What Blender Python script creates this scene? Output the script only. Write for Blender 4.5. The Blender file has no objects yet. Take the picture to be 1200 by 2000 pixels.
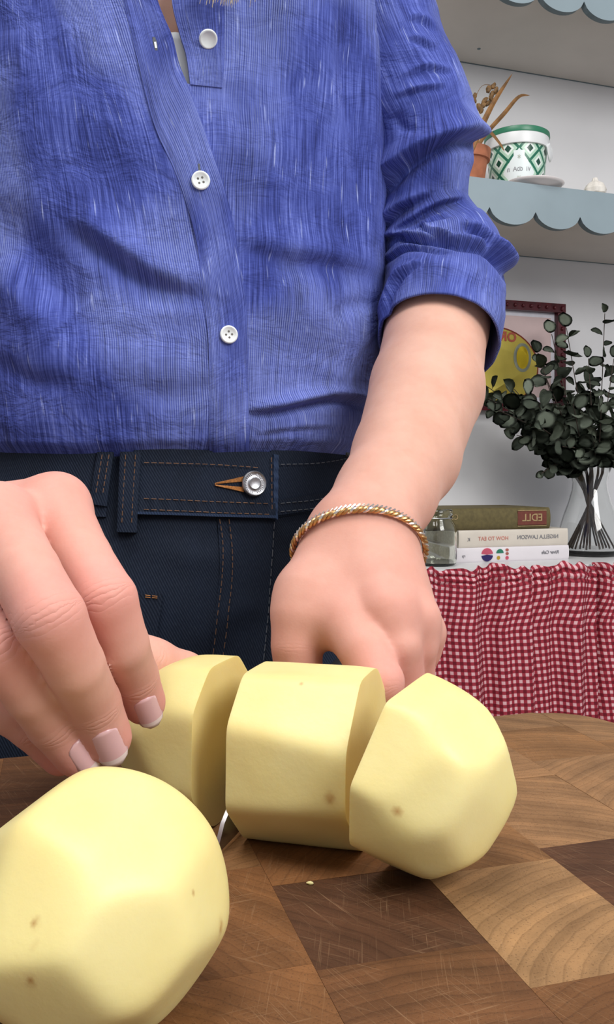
import bpy, bmesh, math, random
import numpy as np
from mathutils import Vector, Matrix, noise
from mathutils.bvhtree import BVHTree

random.seed(7); np.random.seed(7)
SC = bpy.context.scene
COL = SC.collection
R = math.radians
# ------------------------------------------------------------ camera, world, light, exposure
CZ = 1.10                      # lens height above the floor
F = 1700.0                     # focal length in pixels of the 1200x2000 frame
cam = bpy.data.cameras.new('camera'); cam.sensor_fit = 'AUTO'; cam.sensor_width = 36
cam.lens = F / 2000 * 36; cam.shift_y = -70 / 2000; cam.clip_start = 0.01; cam.clip_end = 50
camo = bpy.data.objects.new('camera', cam); COL.objects.link(camo)
camo.location = (0, 0, CZ); camo.rotation_euler = (R(90), 0, 0)
SC.camera = camo
SC.view_settings.view_transform = 'Standard'; SC.view_settings.look = 'None'
SC.view_settings.exposure = 0.0; SC.view_settings.gamma = 1.0
SC.view_settings.use_curve_mapping = False
w = bpy.data.worlds.new('world'); SC.world = w; w.use_nodes = True
bg = w.node_tree.nodes['Background']; bg.inputs[0].default_value = (0.93, 0.95, 1.0, 1); bg.inputs[1].default_value = 0.42

def area(name, loc, target, sx, sy, power, col):
    l = bpy.data.lights.new(name, 'AREA'); l.shape = 'RECTANGLE'; l.size = sx; l.size_y = sy
    l.energy = power; l.color = col
    o = bpy.data.objects.new(name, l); COL.objects.link(o); o.location = loc
    o.rotation_euler = (Vector(target) - Vector(loc)).to_track_quat('-Z', 'Y').to_euler()
    return o
area('window_light', (1.15, -0.55, 2.15), (0.0, 0.7, 1.0), 1.0, 0.8, 30, (1.0, 0.985, 0.96))
area('ceiling_light', (-0.25, 0.15, 2.55), (0.1, 0.7, 0.9), 0.9, 0.7, 20, (1.0, 0.97, 0.92))

# ------------------------------------------------------------ helpers
def P(px, py, d):
    return Vector(((px - 600) / F * d, d, CZ - (py - 930) / F * d))
def pix(v):
    return 600 + F * v[0] / v[1], 930 - F * (v[2] - CZ) / v[1]
def tag(o, label=None, cat=None, group=None, kind=None):
    if label: o['label'] = label
    if cat: o['category'] = cat
    if group: o['group'] = group
    if kind: o['kind'] = kind
    return o
def empty(name, loc=(0, 0, 0), rz=0):
    o = bpy.data.objects.new(name, None); COL.objects.link(o)
    o.location = loc; o.rotation_euler = (0, 0, rz); o.empty_display_size = .02
    return o
def mesh_obj(name, me, mat=None, parent=None, smooth=True):
    o = bpy.data.objects.new(name, me); COL.objects.link(o)
    if mat is not None and not me.materials: me.materials.append(mat)
    if smooth: me.shade_smooth()
    if parent is not None: o.parent = parent
    return o
def pydata(name, vs, fs, mat=None, parent=None, smooth=True, sharp=None, uv=None):
    me = bpy.data.meshes.new(name)
    me.from_pydata([tuple(v) for v in vs], [], fs); me.update()
    o = mesh_obj(name, me, mat, parent, smooth)
    if uv is not None:
        lay = me.uv_layers.new(name='UVMap')
        li = np.empty(len(me.loops), dtype=np.int32); me.loops.foreach_get('vertex_index', li)
        lay.data.foreach_set('uv', np.asarray(uv, dtype=np.float32)[li].ravel())
    if sharp: me.set_sharp_from_angle(angle=R(sharp))
    return o
def bm_obj(name, bm, mat=None, parent=None, smooth=True, sharp=35):
    me = bpy.data.meshes.new(name)
    bmesh.ops.recalc_face_normals(bm, faces=bm.faces)
    bm.to_mesh(me); bm.free()
    o = mesh_obj(name, me, mat, parent, smooth)
    if smooth and sharp: me.set_sharp_from_angle(angle=R(sharp))
    return o
def box_bm(bm, c, s, m=None):
    r = bmesh.ops.create_cube(bm, size=1)['verts']
    for v in r:
        v.co = Vector((v.co.x * s[0], v.co.y * s[1], v.co.z * s[2])) + Vector(c)
        if m is not None: v.co = m @ v.co
    return r
def bevel(bm, w_, seg=2):
    bmesh.ops.bevel(bm, geom=list(bm.edges), offset=w_, segments=seg, profile=.7, affect='EDGES')
def tube(bm, pts, rads, n=8, cap=True, flat=1.0):
    pts = [Vector(p) for p in pts]
    if not hasattr(rads, '__len__'): rads = [rads] * len(pts)
    rings = []; up = None
    for i, p in enumerate(pts):
        t = (pts[min(i + 1, len(pts) - 1)] - pts[max(i - 1, 0)]).normalized()
        if up is None:
            up = t.orthogonal().normalized()
        up = (up - t * up.dot(t)).normalized(); sd = t.cross(up)
        rings.append([bm.verts.new(p + (up * math.cos(a) * flat + sd * math.sin(a)) * rads[i])
                      for a in [2 * math.pi * k / n for k in range(n)]])
    for a, b in zip(rings, rings[1:]):
        for k in range(n):
            bm.faces.new((a[k], a[(k + 1) % n], b[(k + 1) % n], b[k]))
    if cap:
        bm.faces.new(rings[0][::-1]); bm.faces.new(rings[-1])
    return rings
def lathe(bm, prof, n=48, c=(0, 0, 0)):
    c = Vector(c); rings = []
    for r, z in prof:
        if r < 1e-6: rings.append([bm.verts.new(c + Vector((0, 0, z)))])
        else: rings.append([bm.verts.new(c + Vector((r * math.cos(2 * math.pi * k / n), r * math.sin(2 * math.pi * k / n), z))) for k in range(n)])
    for a, b in zip(rings, rings[1:]):
        if len(a) == 1 and len(b) == 1: continue
        for k in range(n):
            k2 = (k + 1) % n
            if len(a) == 1: bm.faces.new((a[0], b[k], b[k2]))
            elif len(b) == 1: bm.faces.new((a[k], a[k2], b[0]))
            else: bm.faces.new((a[k], a[k2], b[k2], b[k]))
def cat(pts, n):                       # Catmull-Rom resample of tuples -> numpy
    A = np.array(pts, float); m = len(A)
    A2 = np.vstack([2 * A[0] - A[1], A, 2 * A[-1] - A[-2]])
    out = []
    for s in np.linspace(0, m - 1, n):
        i = min(int(s), m - 2); t = s - i
        p0, p1, p2, p3 = A2[i], A2[i + 1], A2[i + 2], A2[i + 3]
        out.append(.5 * ((2 * p1) + (-p0 + p2) * t + (2 * p0 - 5 * p1 + 4 * p2 - p3) * t * t + (-p0 + 3 * p1 - 3 * p2 + p3) * t ** 3))
    return np.array(out)
_tc = {}
def text_mesh(txt, size, ext=.0003, bold=0.0):
    cu = bpy.data.curves.new('lettering', 'FONT'); cu.body = txt; cu.size = size; cu.extrude = ext
    cu.offset = bold; cu.align_x = 'CENTER'; cu.align_y = 'CENTER'; cu.resolution_u = 3
    o = bpy.data.objects.new('lettering', cu); COL.objects.link(o)
    me = bpy.data.meshes.new_from_object(o.evaluated_get(bpy.context.evaluated_depsgraph_get()))
    bpy.data.objects.remove(o); bpy.data.curves.remove(cu)
    return me

# ------------------------------------------------------------ materials
def mat_new(name):
    m = bpy.data.materials.new(name); m.use_nodes = True
    nt = m.node_tree; b = nt.nodes['Principled BSDF']
    return m, nt, b
def nd(nt, typ, ins=None, **props):
    n = nt.nodes.new('ShaderNode' + typ)
    for k, v in props.items(): setattr(n, k, v)
    for k, v in (ins or {}).items():
        s = n.inputs[k]
        if hasattr(v, 'links') or isinstance(v, bpy.types.NodeSocket): nt.links.new(v, s)
        else: s.default_value = v
    return n
def mth(nt, op, a, b=0.0, clamp=False):
    n = nd(nt, 'Math', {0: a, 1: b}, operation=op); n.use_clamp = clamp
    return n.outputs[0]
def ramp(nt, fac, stops, interp='LINEAR'):
    n = nd(nt, 'ValToRGB', {0: fac}); cr = n.color_ramp; cr.interpolation = interp
    while len(cr.elements) < len(stops): cr.elements.new(.5)
    for e, (p, c) in zip(cr.elements, stops):
        e.position = p; e.color = (*c, 1) if len(c) == 3 else c
    return n.outputs[0]
def mix(nt, fac, a, b, mode='MIX'):
    n = nd(nt, 'Mix', data_type='RGBA', blend_type=mode)
    for k, v in ((0, fac), (6, a), (7, b)):
        s = n.inputs[k]
        if isinstance(v, bpy.types.NodeSocket): nt.links.new(v, s)
        else: s.default_value = v if not hasattr(v, '__len__') or len(v) == 4 else (*v, 1)
    return n.outputs[2]
def mapping(nt, vec, scale, loc=(0, 0, 0), rot=(0, 0, 0)):
    return nd(nt, 'Mapping', {'Vector': vec, 'Scale': scale, 'Location': loc, 'Rotation': rot}).outputs[0]
def noise_n(nt, vec, scale=5.0, detail=3.0, rough=.5, dist=0.0):
    return nd(nt, 'TexNoise', {'Vector': vec, 'Scale': scale, 'Detail': detail, 'Roughness': rough, 'Distortion': dist}).outputs[0]
def bump(nt, b, h, strength=.3, dist=.001, prev=None):
    n = nd(nt, 'Bump', {'Strength': strength, 'Distance': dist, 'Height': h})
    if prev is not None: nt.links.new(prev, n.inputs['Normal'])
    nt.links.new(n.outputs[0], b.inputs['Normal']); return n.outputs[0]
def plain(name, col, rough=.5, metal=0.0, var=.06, scale=30.0, bumps=.0, spec=.5, sss=0.0):
    m, nt, b = mat_new(name)
    tc = nd(nt, 'TexCoord').outputs['Object']
    nz = noise_n(nt, tc, scale, 4)
    c2 = tuple(max(0, c * (1 - var * 2)) for c in col); c1 = tuple(min(1, c * (1 + var)) for c in col)
    nt.links.new(ramp(nt, nz, [(.3, c2), (.7, c1)]), b.inputs['Base Color'])
    b.inputs['Roughness'].default_value = rough; b.inputs['Metallic'].default_value = metal
    b.inputs['Specular IOR Level'].default_value = spec
    if sss: b.inputs['Subsurface Weight'].default_value = sss; b.inputs['Subsurface Radius'].default_value = (.01, .006, .003); b.inputs['Subsurface Scale'].default_value = .5
    if bumps: bump(nt, b, nz, bumps, .001)
    return m

M = {}
M['wall'] = plain('wall_paint', (.74, .74, .76), .85, var=.02, scale=6, bumps=.15)
M['floor'] = plain('floor_tiles', (.35, .27, .2), .6, var=.15, scale=8)
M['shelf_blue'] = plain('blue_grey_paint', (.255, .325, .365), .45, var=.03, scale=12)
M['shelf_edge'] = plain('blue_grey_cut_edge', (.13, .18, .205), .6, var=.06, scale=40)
M['shelf_white'] = plain('shelf_board_paint', (.55, .515, .48), .7, var=.03, scale=9)
M['table_white'] = plain('table_paint', (.72, .72, .73), .35, var=.02, scale=9)
M['counter'] = plain('counter_stone', (.5, .49, .47), .4, var=.1, scale=60)
M['cabinet'] = plain('cabinet_paint', (.32, .37, .36), .5, var=.04)
M['steel'] = plain('brushed_steel', (.42, .42, .44), .28, 1.0, var=.12, scale=80)
M['handle'] = plain('black_handle', (.02, .02, .022), .4)
M['silver'] = plain('button_silver', (.50, .51, .54), .42, 1.0, var=.1, scale=700)
M['gold'] = plain('gold', (.60, .36, .16), .38, 1.0, var=.1, scale=500)
M['silverchain'] = plain('pale_gold_links', (.9, .82, .74), .22, 1.0, var=.05, scale=500)
M['pearl'] = plain('pearly_button', (.80, .84, .85), .25, var=.04, scale=200)
M['pearl_hole'] = plain('button_hole', (.14, .13, .12), .7)
M['leaf'] = None
M['terracotta'] = plain('terracotta', (.42, .15, .075), .8, var=.1, scale=60)
M['soil'] = plain('soil', (.05, .035, .025), .95, var=.3, scale=120)
M['dry_leaf'] = plain('dried_brown_leaf', (.25, .115, .03), .6, var=.3, scale=45)
M['seed'] = plain('dried_seed_heads', (.22, .12, .045), .7, var=.3, scale=120)
M['plate'] = plain('white_glazed_plate', (.72, .68, .68), .2, var=.02)
M['garlic'] = plain('papery_white_skin', (.78, .74, .68), .5, var=.08, scale=90)
M['book_green'] = plain('olive_cloth', (.125, .098, .035), .75, var=.12, scale=140, bumps=.2)
M['book_red'] = plain('dark_red_label', (.16, .035, .022), .6, var=.1, scale=150)
M['book_gilt'] = plain('gilt_print', (.42, .30, .14), .5, var=.15, scale=200)
M['book_cream'] = plain('cream_cover', (.66, .60, .52), .5, var=.03)
M['book_white'] = plain('white_cover', (.74, .70, .73), .45, var=.02)
M['pages'] = plain('page_edges', (.6, .55, .45), .8, var=.1, scale=200)
M['ink'] = plain('grey_ink', (.20, .20, .22), .6)
M['ink_red'] = plain('coral_ink', (.62, .22, .17), .6)
M['ink_pink'] = plain('pink_ink', (.85, .18, .28), .6)
M['ink_navy'] = plain('navy_ink', (.06, .04, .22), .6)
M['ink_green'] = plain('green_ink', (.05, .34, .22), .6)
M['ink_yellow'] = plain('yellow_ink', (.75, .52, .06), .6)
M['frame_red'] = plain('dark_red_lacquer', (.085, .006, .012), .35, var=.2, scale=80)
M['mount'] = plain('white_mount', (.74, .73, .80), .6)
M['print_pink'] = plain('pale_pink_print', (.66, .50, .49), .6, var=.03)
M['print_yellow'] = plain('yellow_print', (.84, .70, .13), .6, var=.04, scale=25)
M['print_red'] = plain('red_print', (.42, .07, .035), .6, var=.1)
M['print_grey'] = plain('grey_green_print', (.42, .45, .36), .6)
M['print_gold'] = plain('bright_yellow_print', (.84, .62, .01), .6)
M['undershirt'] = plain('white_vest_cotton', (.75, .78, .80), .8, var=.03)
M['hair'] = plain('fair_hair', (.46, .38, .28), .5, var=.25, scale=300)
M['orange_thread'] = plain('orange_thread', (.42, .17, .04), .7, var=.2, scale=900)
M['tan_thread'] = plain('tan_thread', (.15, .075, .04), .8, var=.2, scale=900)
M['grey_thread'] = plain('blue_grey_thread', (.11, .12, .14), .8, var=.2, scale=900)
M['nail'] = plain('bare_nail', (.78, .47, .48), .25, var=.03, scale=80, sss=.1)
M['nail_tip'] = plain('pale_nail_tip', (.82, .68, .66), .3)
M['shoe'] = plain('dark_shoe_leather', (.03, .03, .03), .4)
M['dark'] = plain('dark_void', (.01, .01, .012), .9)
M['eyes'] = plain('eye_white', (.8, .8, .8), .2)
M['iris'] = plain('iris_blue', (.05, .1, .16), .2)
M['lips'] = plain('lips', (.5, .17, .15), .4)

def skin_mat():
    m, nt, b = mat_new('skin')
    tc = nd(nt, 'TexCoord').outputs['Object']
    n1 = noise_n(nt, tc, 38, 4, .55); n2 = noise_n(nt, tc, 210, 3, .6)
    base = ramp(nt, n1, [(.3, (.56, .300, .222)), (.7, (.64, .370, .285))])
    red = nd(nt, 'Attribute', attribute_name='red').outputs['Fac']
    c = mix(nt, red, base, (.70, .235, .215))
    c = mix(nt, mth(nt, 'MULTIPLY', n2, .12), c, (.9, .62, .52))
    nt.links.new(c, b.inputs['Base Color'])
    b.inputs['Roughness'].default_value = .58; b.inputs['Specular IOR Level'].default_value = .3
    b.inputs['Subsurface Weight'].default_value = .22
    b.inputs['Subsurface Radius'].default_value = (.010, .004, .002); b.inputs['Subsurface Scale'].default_value = .6
    fl = nd(nt, 'Attribute', attribute_name='crease').outputs['Fac']
    fw = nd(nt, 'Attribute', attribute_name='creasew').outputs['Fac']
    wob = mth(nt, 'MULTIPLY', mth(nt, 'SUBTRACT', noise_n(nt, tc, 160, 2), .5), 1.6)
    s = mth(nt, 'SINE', mth(nt, 'ADD', mth(nt, 'MULTIPLY', fl, 1500.0), mth(nt, 'MULTIPLY', wob, 3.4)))
    s = mth(nt, 'POWER', mth(nt, 'ABSOLUTE', s), .5)
    hgt = mth(nt, 'MULTIPLY', s, fw)
    p = bump(nt, b, hgt, .34, .0009)
    vor = nd(nt, 'TexVoronoi', {'Vector': tc, 'Scale': 900.0}).outputs[0]
    bump(nt, b, mth(nt, 'ADD', mth(nt, 'MULTIPLY', vor, .5), n2), .12, .0004, p)
    return m
M['skin'] = skin_mat()

def linen_mat(name='indigo_linen', dark=1.0):
    m, nt, b = mat_new(name)
    uv = nd(nt, 'TexCoord').outputs['UV']                       # metres on the cloth
    wob = noise_n(nt, mapping(nt, uv, (14, 14, 1)), 1.0, 2)
    uvd = nd(nt, 'VectorMath', {0: uv, 1: nd(nt, 'CombineXYZ', {0: mth(nt, 'MULTIPLY', wob, .006), 1: 0.0}).outputs[0]}, operation='ADD').outputs[0]
    th = noise_n(nt, mapping(nt, uvd, (1050, 22, 1)), 1.0, 3, .65)          # warp threads
    slub = noise_n(nt, mapping(nt, uvd, (520, 34, 1), (3, 5, 0)), 1.0, 2, .5)   # short white slubs
    weft = noise_n(nt, mapping(nt, uv, (30, 640, 1), (9, 2, 0)), 1.0, 3, .6)
    big = noise_n(nt, mapping(nt, uv, (26, 15, 1), (1, 7, 0)), 1.0, 4, .6)
    patch_ = noise_n(nt, mapping(nt, uv, (11, 8, 1), (4, 1, 0)), 1.0, 2, .5)
    sx = nd(nt, 'SeparateXYZ', {0: uvd})
    fine = mth(nt, 'ADD', mth(nt, 'MULTIPLY', mth(nt, 'SINE', mth(nt, 'MULTIPLY', sx.outputs[0], 2 * math.pi / .00135)), .5), .5)
    pm = ramp(nt, patch_, [(.46, (0, 0, 0)), (.60, (1, 1, 1))])
    base = ramp(nt, mth(nt, 'ADD', mth(nt, 'MULTIPLY', th, .62), mth(nt, 'MULTIPLY', big, .38)),
                [(.37, (.018, .026, .135)), (.49, (.046, .066, .290)), (.60, (.100, .135, .46)), (.75, (.28, .33, .72))])
    c = mix(nt, ramp(nt, weft, [(.60, (0, 0, 0)), (.76, (.5, .5, .5))]), base, (.022, .030, .15))
    c = mix(nt, mth(nt, 'MULTIPLY', ramp(nt, slub, [(.66, (0, 0, 0)), (.76, (1, 1, 1))]), .62), c, (.46, .53, .88))
    c = mix(nt, mth(nt, 'MULTIPLY', mth(nt, 'MULTIPLY', fine, pm), .34), c, (.42, .50, .88))
    nt.links.new(c, b.inputs['Base Color'])
    b.inputs['Roughness'].default_value = .85; b.inputs['Specular IOR Level'].default_value = .15
    b.inputs['Sheen Weight'].default_value = .05; b.inputs['Sheen Roughness'].default_value = .5
    p = bump(nt, b, mth(nt, 'ADD', th, weft), .35, .0006)
    cr = noise_n(nt, mapping(nt, uv, (30, 42, 1), (2, 2, 0)), 1.0, 4, .6, .6)
    bump(nt, b, cr, .55, .006, p)
    return m
M['linen'] = linen_mat()

def denim_mat(name='dark_denim', col=1.0):
    m, nt, b = mat_new(name)
    uv = nd(nt, 'TexCoord').outputs['UV']
    sp = nd(nt, 'SeparateXYZ', {0: uv})
    tw = mth(nt, 'SINE', mth(nt, 'MULTIPLY', mth(nt, 'ADD', sp.outputs[0], mth(nt, 'MULTIPLY', sp.outputs[1], .55)), 2 * math.pi / .0017))
    tw = mth(nt, 'ADD', mth(nt, 'MULTIPLY', tw, .5), .5)
    sp2 = noise_n(nt, mapping(nt, uv, (900, 300, 1)), 1.0, 3, .7)
    big = noise_n(nt, mapping(nt, uv, (16, 9, 1)), 1.0, 4, .6)
    base = ramp(nt, big, [(.3, (.0025 * col, .0050 * col, .0125 * col)), (.72, (.0075 * col, .014 * col, .032 * col))])
    c = mix(nt, mth(nt, 'MULTIPLY', mth(nt, 'MULTIPLY', tw, mth(nt, 'MULTIPLY', sp2, sp2)), .55), base, (.060, .080, .115))
    wear = nd(nt, 'Attribute', attribute_name='wear').outputs['Fac']
    c = mix(nt, mth(nt, 'MULTIPLY', wear, mth(nt, 'ADD', mth(nt, 'MULTIPLY', sp2, 1.2), -.15), True), c, (.10, .17, .27))
    nt.links.new(c, b.inputs['Base Color'])
    b.inputs['Roughness'].default_value = .8; b.inputs['Specular IOR Level'].default_value = .2
    bump(nt, b, mth(nt, 'ADD', tw, mth(nt, 'MULTIPLY', sp2, 1.5)), .4, .0005)
    return m
M['denim'] = denim_mat()
M['denim_edge'] = denim_mat('worn_denim_edge', 3.2)

def potato_mat():
    m, nt, b = mat_new('peeled_potato')
    tc = nd(nt, 'TexCoord').outputs['Object']
    n1 = noise_n(nt, tc, 22, 3); n2 = noise_n(nt, tc, 330, 3, .6)
    peel = nd(nt, 'Attribute', attribute_name='cut').outputs['Fac']
    base = ramp(nt, n1, [(.25, (.75, .60, .235)), (.55, (.80, .69, .305)), (.8, (.83, .74, .37))])
    flesh = ramp(nt, n1, [(.3, (.76, .60, .22)), (.7, (.82, .68, .30))])
    c = mix(nt, peel, base, flesh)
    spot = nd(nt, 'Attribute', attribute_name='spot').outputs['Fac']
    c = mix(nt, spot, c, (.42, .20, .05))
    nt.links.new(c, b.inputs['Base Color'])
    b.inputs['Roughness'].default_value = .42; b.inputs['Specular IOR Level'].default_value = .35
    b.inputs['Subsurface Weight'].default_value = .3
    b.inputs['Subsurface Radius'].default_value = (.012, .009, .004); b.inputs['Subsurface Scale'].default_value = .5
    bump(nt, b, n2, .14, .0006)
    return m
M['potato'] = potato_mat()

def wood_mat():
    m, nt, b = mat_new('end_grain_wood')
    tc = nd(nt, 'TexCoord').outputs['Object']
    oi = nd(nt, 'ObjectInfo')
    rnd = oi.outputs['Random']
    # ring centre differs per block
    off = nd(nt, 'CombineXYZ', {0: mth(nt, 'MULTIPLY', mth(nt, 'SUBTRACT', mth(nt, 'FRACT', mth(nt, 'MULTIPLY', rnd, 7.31)), .5), .16),
                                1: mth(nt, 'ADD', mth(nt, 'MULTIPLY', mth(nt, 'FRACT', mth(nt, 'MULTIPLY', rnd, 13.7)), .08), .045), 2: 0.0}).outputs[0]
    v = nd(nt, 'VectorMath', {0: tc, 1: off}, operation='ADD').outputs[0]
    wv = nd(nt, 'VectorMath', {0: v, 1: nd(nt, 'VectorMath', {0: nd(nt, 'TexNoise', {'Vector': v, 'Scale': 26.0, 'Detail': 3.0}).outputs[1], 3: .010}, operation='SCALE').outputs[0]}, operation='ADD').outputs[0]
    sp = nd(nt, 'SeparateXYZ', {0: wv})
    rr = mth(nt, 'SQRT', mth(nt, 'ADD', mth(nt, 'POWER', mth(nt, 'ABSOLUTE', sp.outputs[0]), 2.0), mth(nt, 'POWER', mth(nt, 'ABSOLUTE', sp.outputs[1]), 2.0)))
    rings = mth(nt, 'FRACT', mth(nt, 'MULTIPLY', rr, 240.0))
    broad = noise_n(nt, nd(nt, 'CombineXYZ', {0: mth(nt, 'MULTIPLY', rr, 95.0), 1: mth(nt, 'MULTIPLY', rnd, 50.0), 2: 0.0}).outputs[0], 1.0, 3, .6)
    blot = noise_n(nt, v, 34, 5, .65)
    pores = noise_n(nt, tc, 1300, 2, .5)
    col = oi.outputs['Color']
    val = mth(nt, 'ADD', mth(nt, 'MULTIPLY', broad, .9), mth(nt, 'MULTIPLY', blot, .7))
    shade = ramp(nt, mth(nt, 'MULTIPLY', val, .62), [(.26, (.45, .40, .35)), (.48, (.86, .83, .79)), (.70, (1.45, 1.38, 1.28))])
    c = mix(nt, 1.0, col, shade, 'MULTIPLY')
    c = mix(nt, mth(nt, 'MULTIPLY', ramp(nt, rings, [(.0, (0, 0, 0)), (.75, (.25, .25, .25)), (.92, (1, 1, 1)), (1.0, (0, 0, 0))]), .42), c, mix(nt, 1.0, c, (.42, .38, .34), 'MULTIPLY'))
    c = mix(nt, mth(nt, 'MULTIPLY', ramp(nt, pores, [(.3, (1, 1, 1)), (.42, (0, 0, 0))]), .5), c, (.05, .022, .01))
    # knife scratches: pale thin lines in several directions
    sc_tot = None
    for a, s1 in ((.35, 3), (1.45, 9), (2.3, 17), (2.85, 31)):
        wsc = mapping(nt, tc, (1, 1, 1), (s1, s1 * .7, 0), (0, 0, a))
        ns = noise_n(nt, mapping(nt, wsc, (1900, 34, 1)), 1.0, 2, .6)
        msk = noise_n(nt, wsc, 30, 3)
        l = mth(nt, 'MULTIPLY', ramp(nt, ns, [(.60, (0, 0, 0)), (.72, (1, 1, 1))]), ramp(nt, msk, [(.45, (0, 0, 0)), (.62, (1, 1, 1))]))
        sc_tot = l if sc_tot is None else mth(nt, 'MAXIMUM', sc_tot, l)
    c = mix(nt, mth(nt, 'MULTIPLY', sc_tot, .30), c, (.42, .26, .14))
    nt.links.new(c, b.inputs['Base Color'])
    b.inputs['Roughness'].default_value = .58; b.inputs['Specular IOR Level'].default_value = .25
    bump(nt, b, mth(nt, 'SUBTRACT', pores, sc_tot), .2, .0004)
    return m
M['wood'] = wood_mat()

def gingham_mat():
    m, nt, b = mat_new('red_gingham')
    uv = nd(nt, 'TexCoord').outputs['UV']
    sp = nd(nt, 'SeparateXYZ', {0: uv})
    T = .0110
    def st(s):
        f = mth(nt, 'FRACT', mth(nt, 'DIVIDE', s, T))
        return ramp(nt, mth(nt, 'ABSOLUTE', mth(nt, 'SUBTRACT', f, .5)), [(.20, (0, 0, 0)), (.28, (1, 1, 1))])
    a, b2 = st(sp.outputs[0]), st(sp.outputs[1])
    both = mth(nt, 'MULTIPLY', a, b2)
    one = mth(nt, 'MAXIMUM', a, b2)
    nz = noise_n(nt, mapping(nt, uv, (900, 900, 1)), 1.0, 2)
    c = mix(nt, one, (.80, .50, .53), (.36, .030, .052))
    c = mix(nt, both, c, (.15, .005, .016))
    c = mix(nt, mth(nt, 'MULTIPLY', nz, .12), c, (.5, .2, .22))
    nt.links.new(c, b.inputs['Base Color']); b.inputs['Roughness'].default_value = .85
    b.inputs['Specular IOR Level'].default_value = .15
    bump(nt, b, nz, .2, .0005)
    return m
M['gingham'] = gingham_mat()

def leaf_mat():
    m, nt, b = mat_new('eucalyptus_leaf')
    tc = nd(nt, 'TexCoord').outputs['Object']; rnd = nd(nt, 'ObjectInfo').outputs['Random']
    n1 = noise_n(nt, tc, 70, 3)
    c = ramp(nt, mth(nt, 'ADD', mth(nt, 'MULTIPLY', rnd, .75), mth(nt, 'MULTIPLY', n1, .25)),
             [(.1, (.060, .074, .055)), (.45, (.120, .145, .110)), (.8, (.21, .245, .19)), (1, (.16, .185, .115))])
    nt.links.new(c, b.inputs['Base Color']); b.inputs['Roughness'].default_value = .75; b.inputs['Specular IOR Level'].default_value = .25
    return m
M['leaf'] = leaf_mat()
M['stem'] = plain('eucalyptus_stem', (.055, .035, .027), .7, var=.3, scale=120)

def glass_mat(name, tint, dens=0):
    m, nt, b = mat_new(name)
    b.inputs['Base Color'].default_value = (*tint, 1); b.inputs['Roughness'].default_value = .02
    b.inputs['Transmission Weight'].default_value = 1.0; b.inputs['IOR'].default_value = 1.46
    nz = noise_n(nt, nd(nt, 'TexCoord').outputs['Object'], 35, 2)
    bump(nt, b, nz, .05, .001)
    return m
M['glass'] = glass_mat('clear_glass', (.96, .97, .96))
M['jar_glass'] = glass_mat('greenish_jar_glass', (.90, .92, .86))

def tub_mat():
    m, nt, b = mat_new('green_diamond_print')
    uv = nd(nt, 'TexCoord').outputs['UV']          # u: metres round the tub, v: metres up
    sp = nd(nt, 'SeparateXYZ', {0: uv})
    u = mth(nt, 'DIVIDE', sp.outputs[0], .0385); v = mth(nt, 'DIVIDE', mth(nt, 'ADD', sp.outputs[1], -.0660), .0325)
    A = mth(nt, 'ADD', mth(nt, 'FRACT', mth(nt, 'ADD', mth(nt, 'ADD', u, v), 20.0)), -.5)
    B = mth(nt, 'ADD', mth(nt, 'FRACT', mth(nt, 'ADD', mth(nt, 'SUBTRACT', u, v), 20.0)), -.5)
    mx = mth(nt, 'MAXIMUM', mth(nt, 'ABSOLUTE', A), mth(nt, 'ABSOLUTE', B))
    c = ramp(nt, mx, [(0, (.012, .07, .045)), (.16, (.78, .86, .82)), (.27, (.45, .66, .52)), (.42, (.015, .15, .09))], 'CONSTANT')
    # white medallion facing the room
    e1 = mth(nt, 'MAXIMUM', mth(nt, 'MULTIPLY', mth(nt, 'ABSOLUTE', sp.outputs[0]), 1 / .017), mth(nt, 'MULTIPLY', mth(nt, 'ABSOLUTE', mth(nt, 'ADD', sp.outputs[1], -.033)), 1 / .030))
    e2 = mth(nt, 'ADD', mth(nt, 'MULTIPLY', mth(nt, 'ABSOLUTE', sp.outputs[0]), 1 / .030), mth(nt, 'MULTIPLY', mth(nt, 'ABSOLUTE', mth(nt, 'ADD', sp.outputs[1], -.035)), 1 / .031))
    ins = mth(nt, 'MAXIMUM', mth(nt, 'MULTIPLY', mth(nt, 'LESS_THAN', e2, 1.0), 1.0), mth(nt, 'MULTIPLY', mth(nt, 'LESS_THAN', e1, 1.0), mth(nt, 'LESS_THAN', mth(nt, 'MULTIPLY', mth(nt, 'ABSOLUTE', sp.outputs[0]), 1.0), .0095)))
    c = mix(nt, ins, c, (.78, .85, .86))
    nt.links.new(c, b.inputs['Base Color']); b.inputs['Roughness'].default_value = .3
    return m
M['tub'] = tub_mat()
M['tub_lid'] = plain('white_plastic_lid', (.76, .78, .79), .35, var=.02)
M['tub_green'] = plain('green_plastic_rim', (.03, .20, .11), .35, var=.05)

# ------------------------------------------------------------ the room (its back wall runs 18 degrees off the lens)
TH = R(18.3)
U = Vector((math.cos(TH), math.sin(TH), 0)); NV = Vector((math.sin(TH), -math.cos(TH), 0))
W0 = Vector((.4235, 1.8, 0))
def RM(t, n, z): return W0 + U * t + NV * n + Vector((0, 0, z))
def wp(px, py, n):                     # t,z on the plane n metres in front of the wall, seen at a pixel
    dx = (px - 600) / F
    # W0 + U t + NV n = d*(dx,1)
    a, b_ = W0.x + NV.x * n, W0.y + NV.y * n
    t = (dx * b_ - a) / (U.x - dx * U.y); d = b_ + U.y * t
    return t, CZ - (py - 930) / F * d
ROT = Matrix.Rotation(TH, 4, 'Z')
def room_box(bm, t0, t1, n0, n1, z0, z1):
    vs = [bm.verts.new(RM(t, n, z)) for t in (t0, t1) for n in (n0, n1) for z in (z0, z1)]
    for f in ((0, 1, 3, 2), (4, 6, 7, 5), (0, 4, 5, 1), (2, 3, 7, 6), (0, 2, 6, 4), (1, 5, 7, 3)):
        bm.faces.new([vs[i] for i in f])

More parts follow.
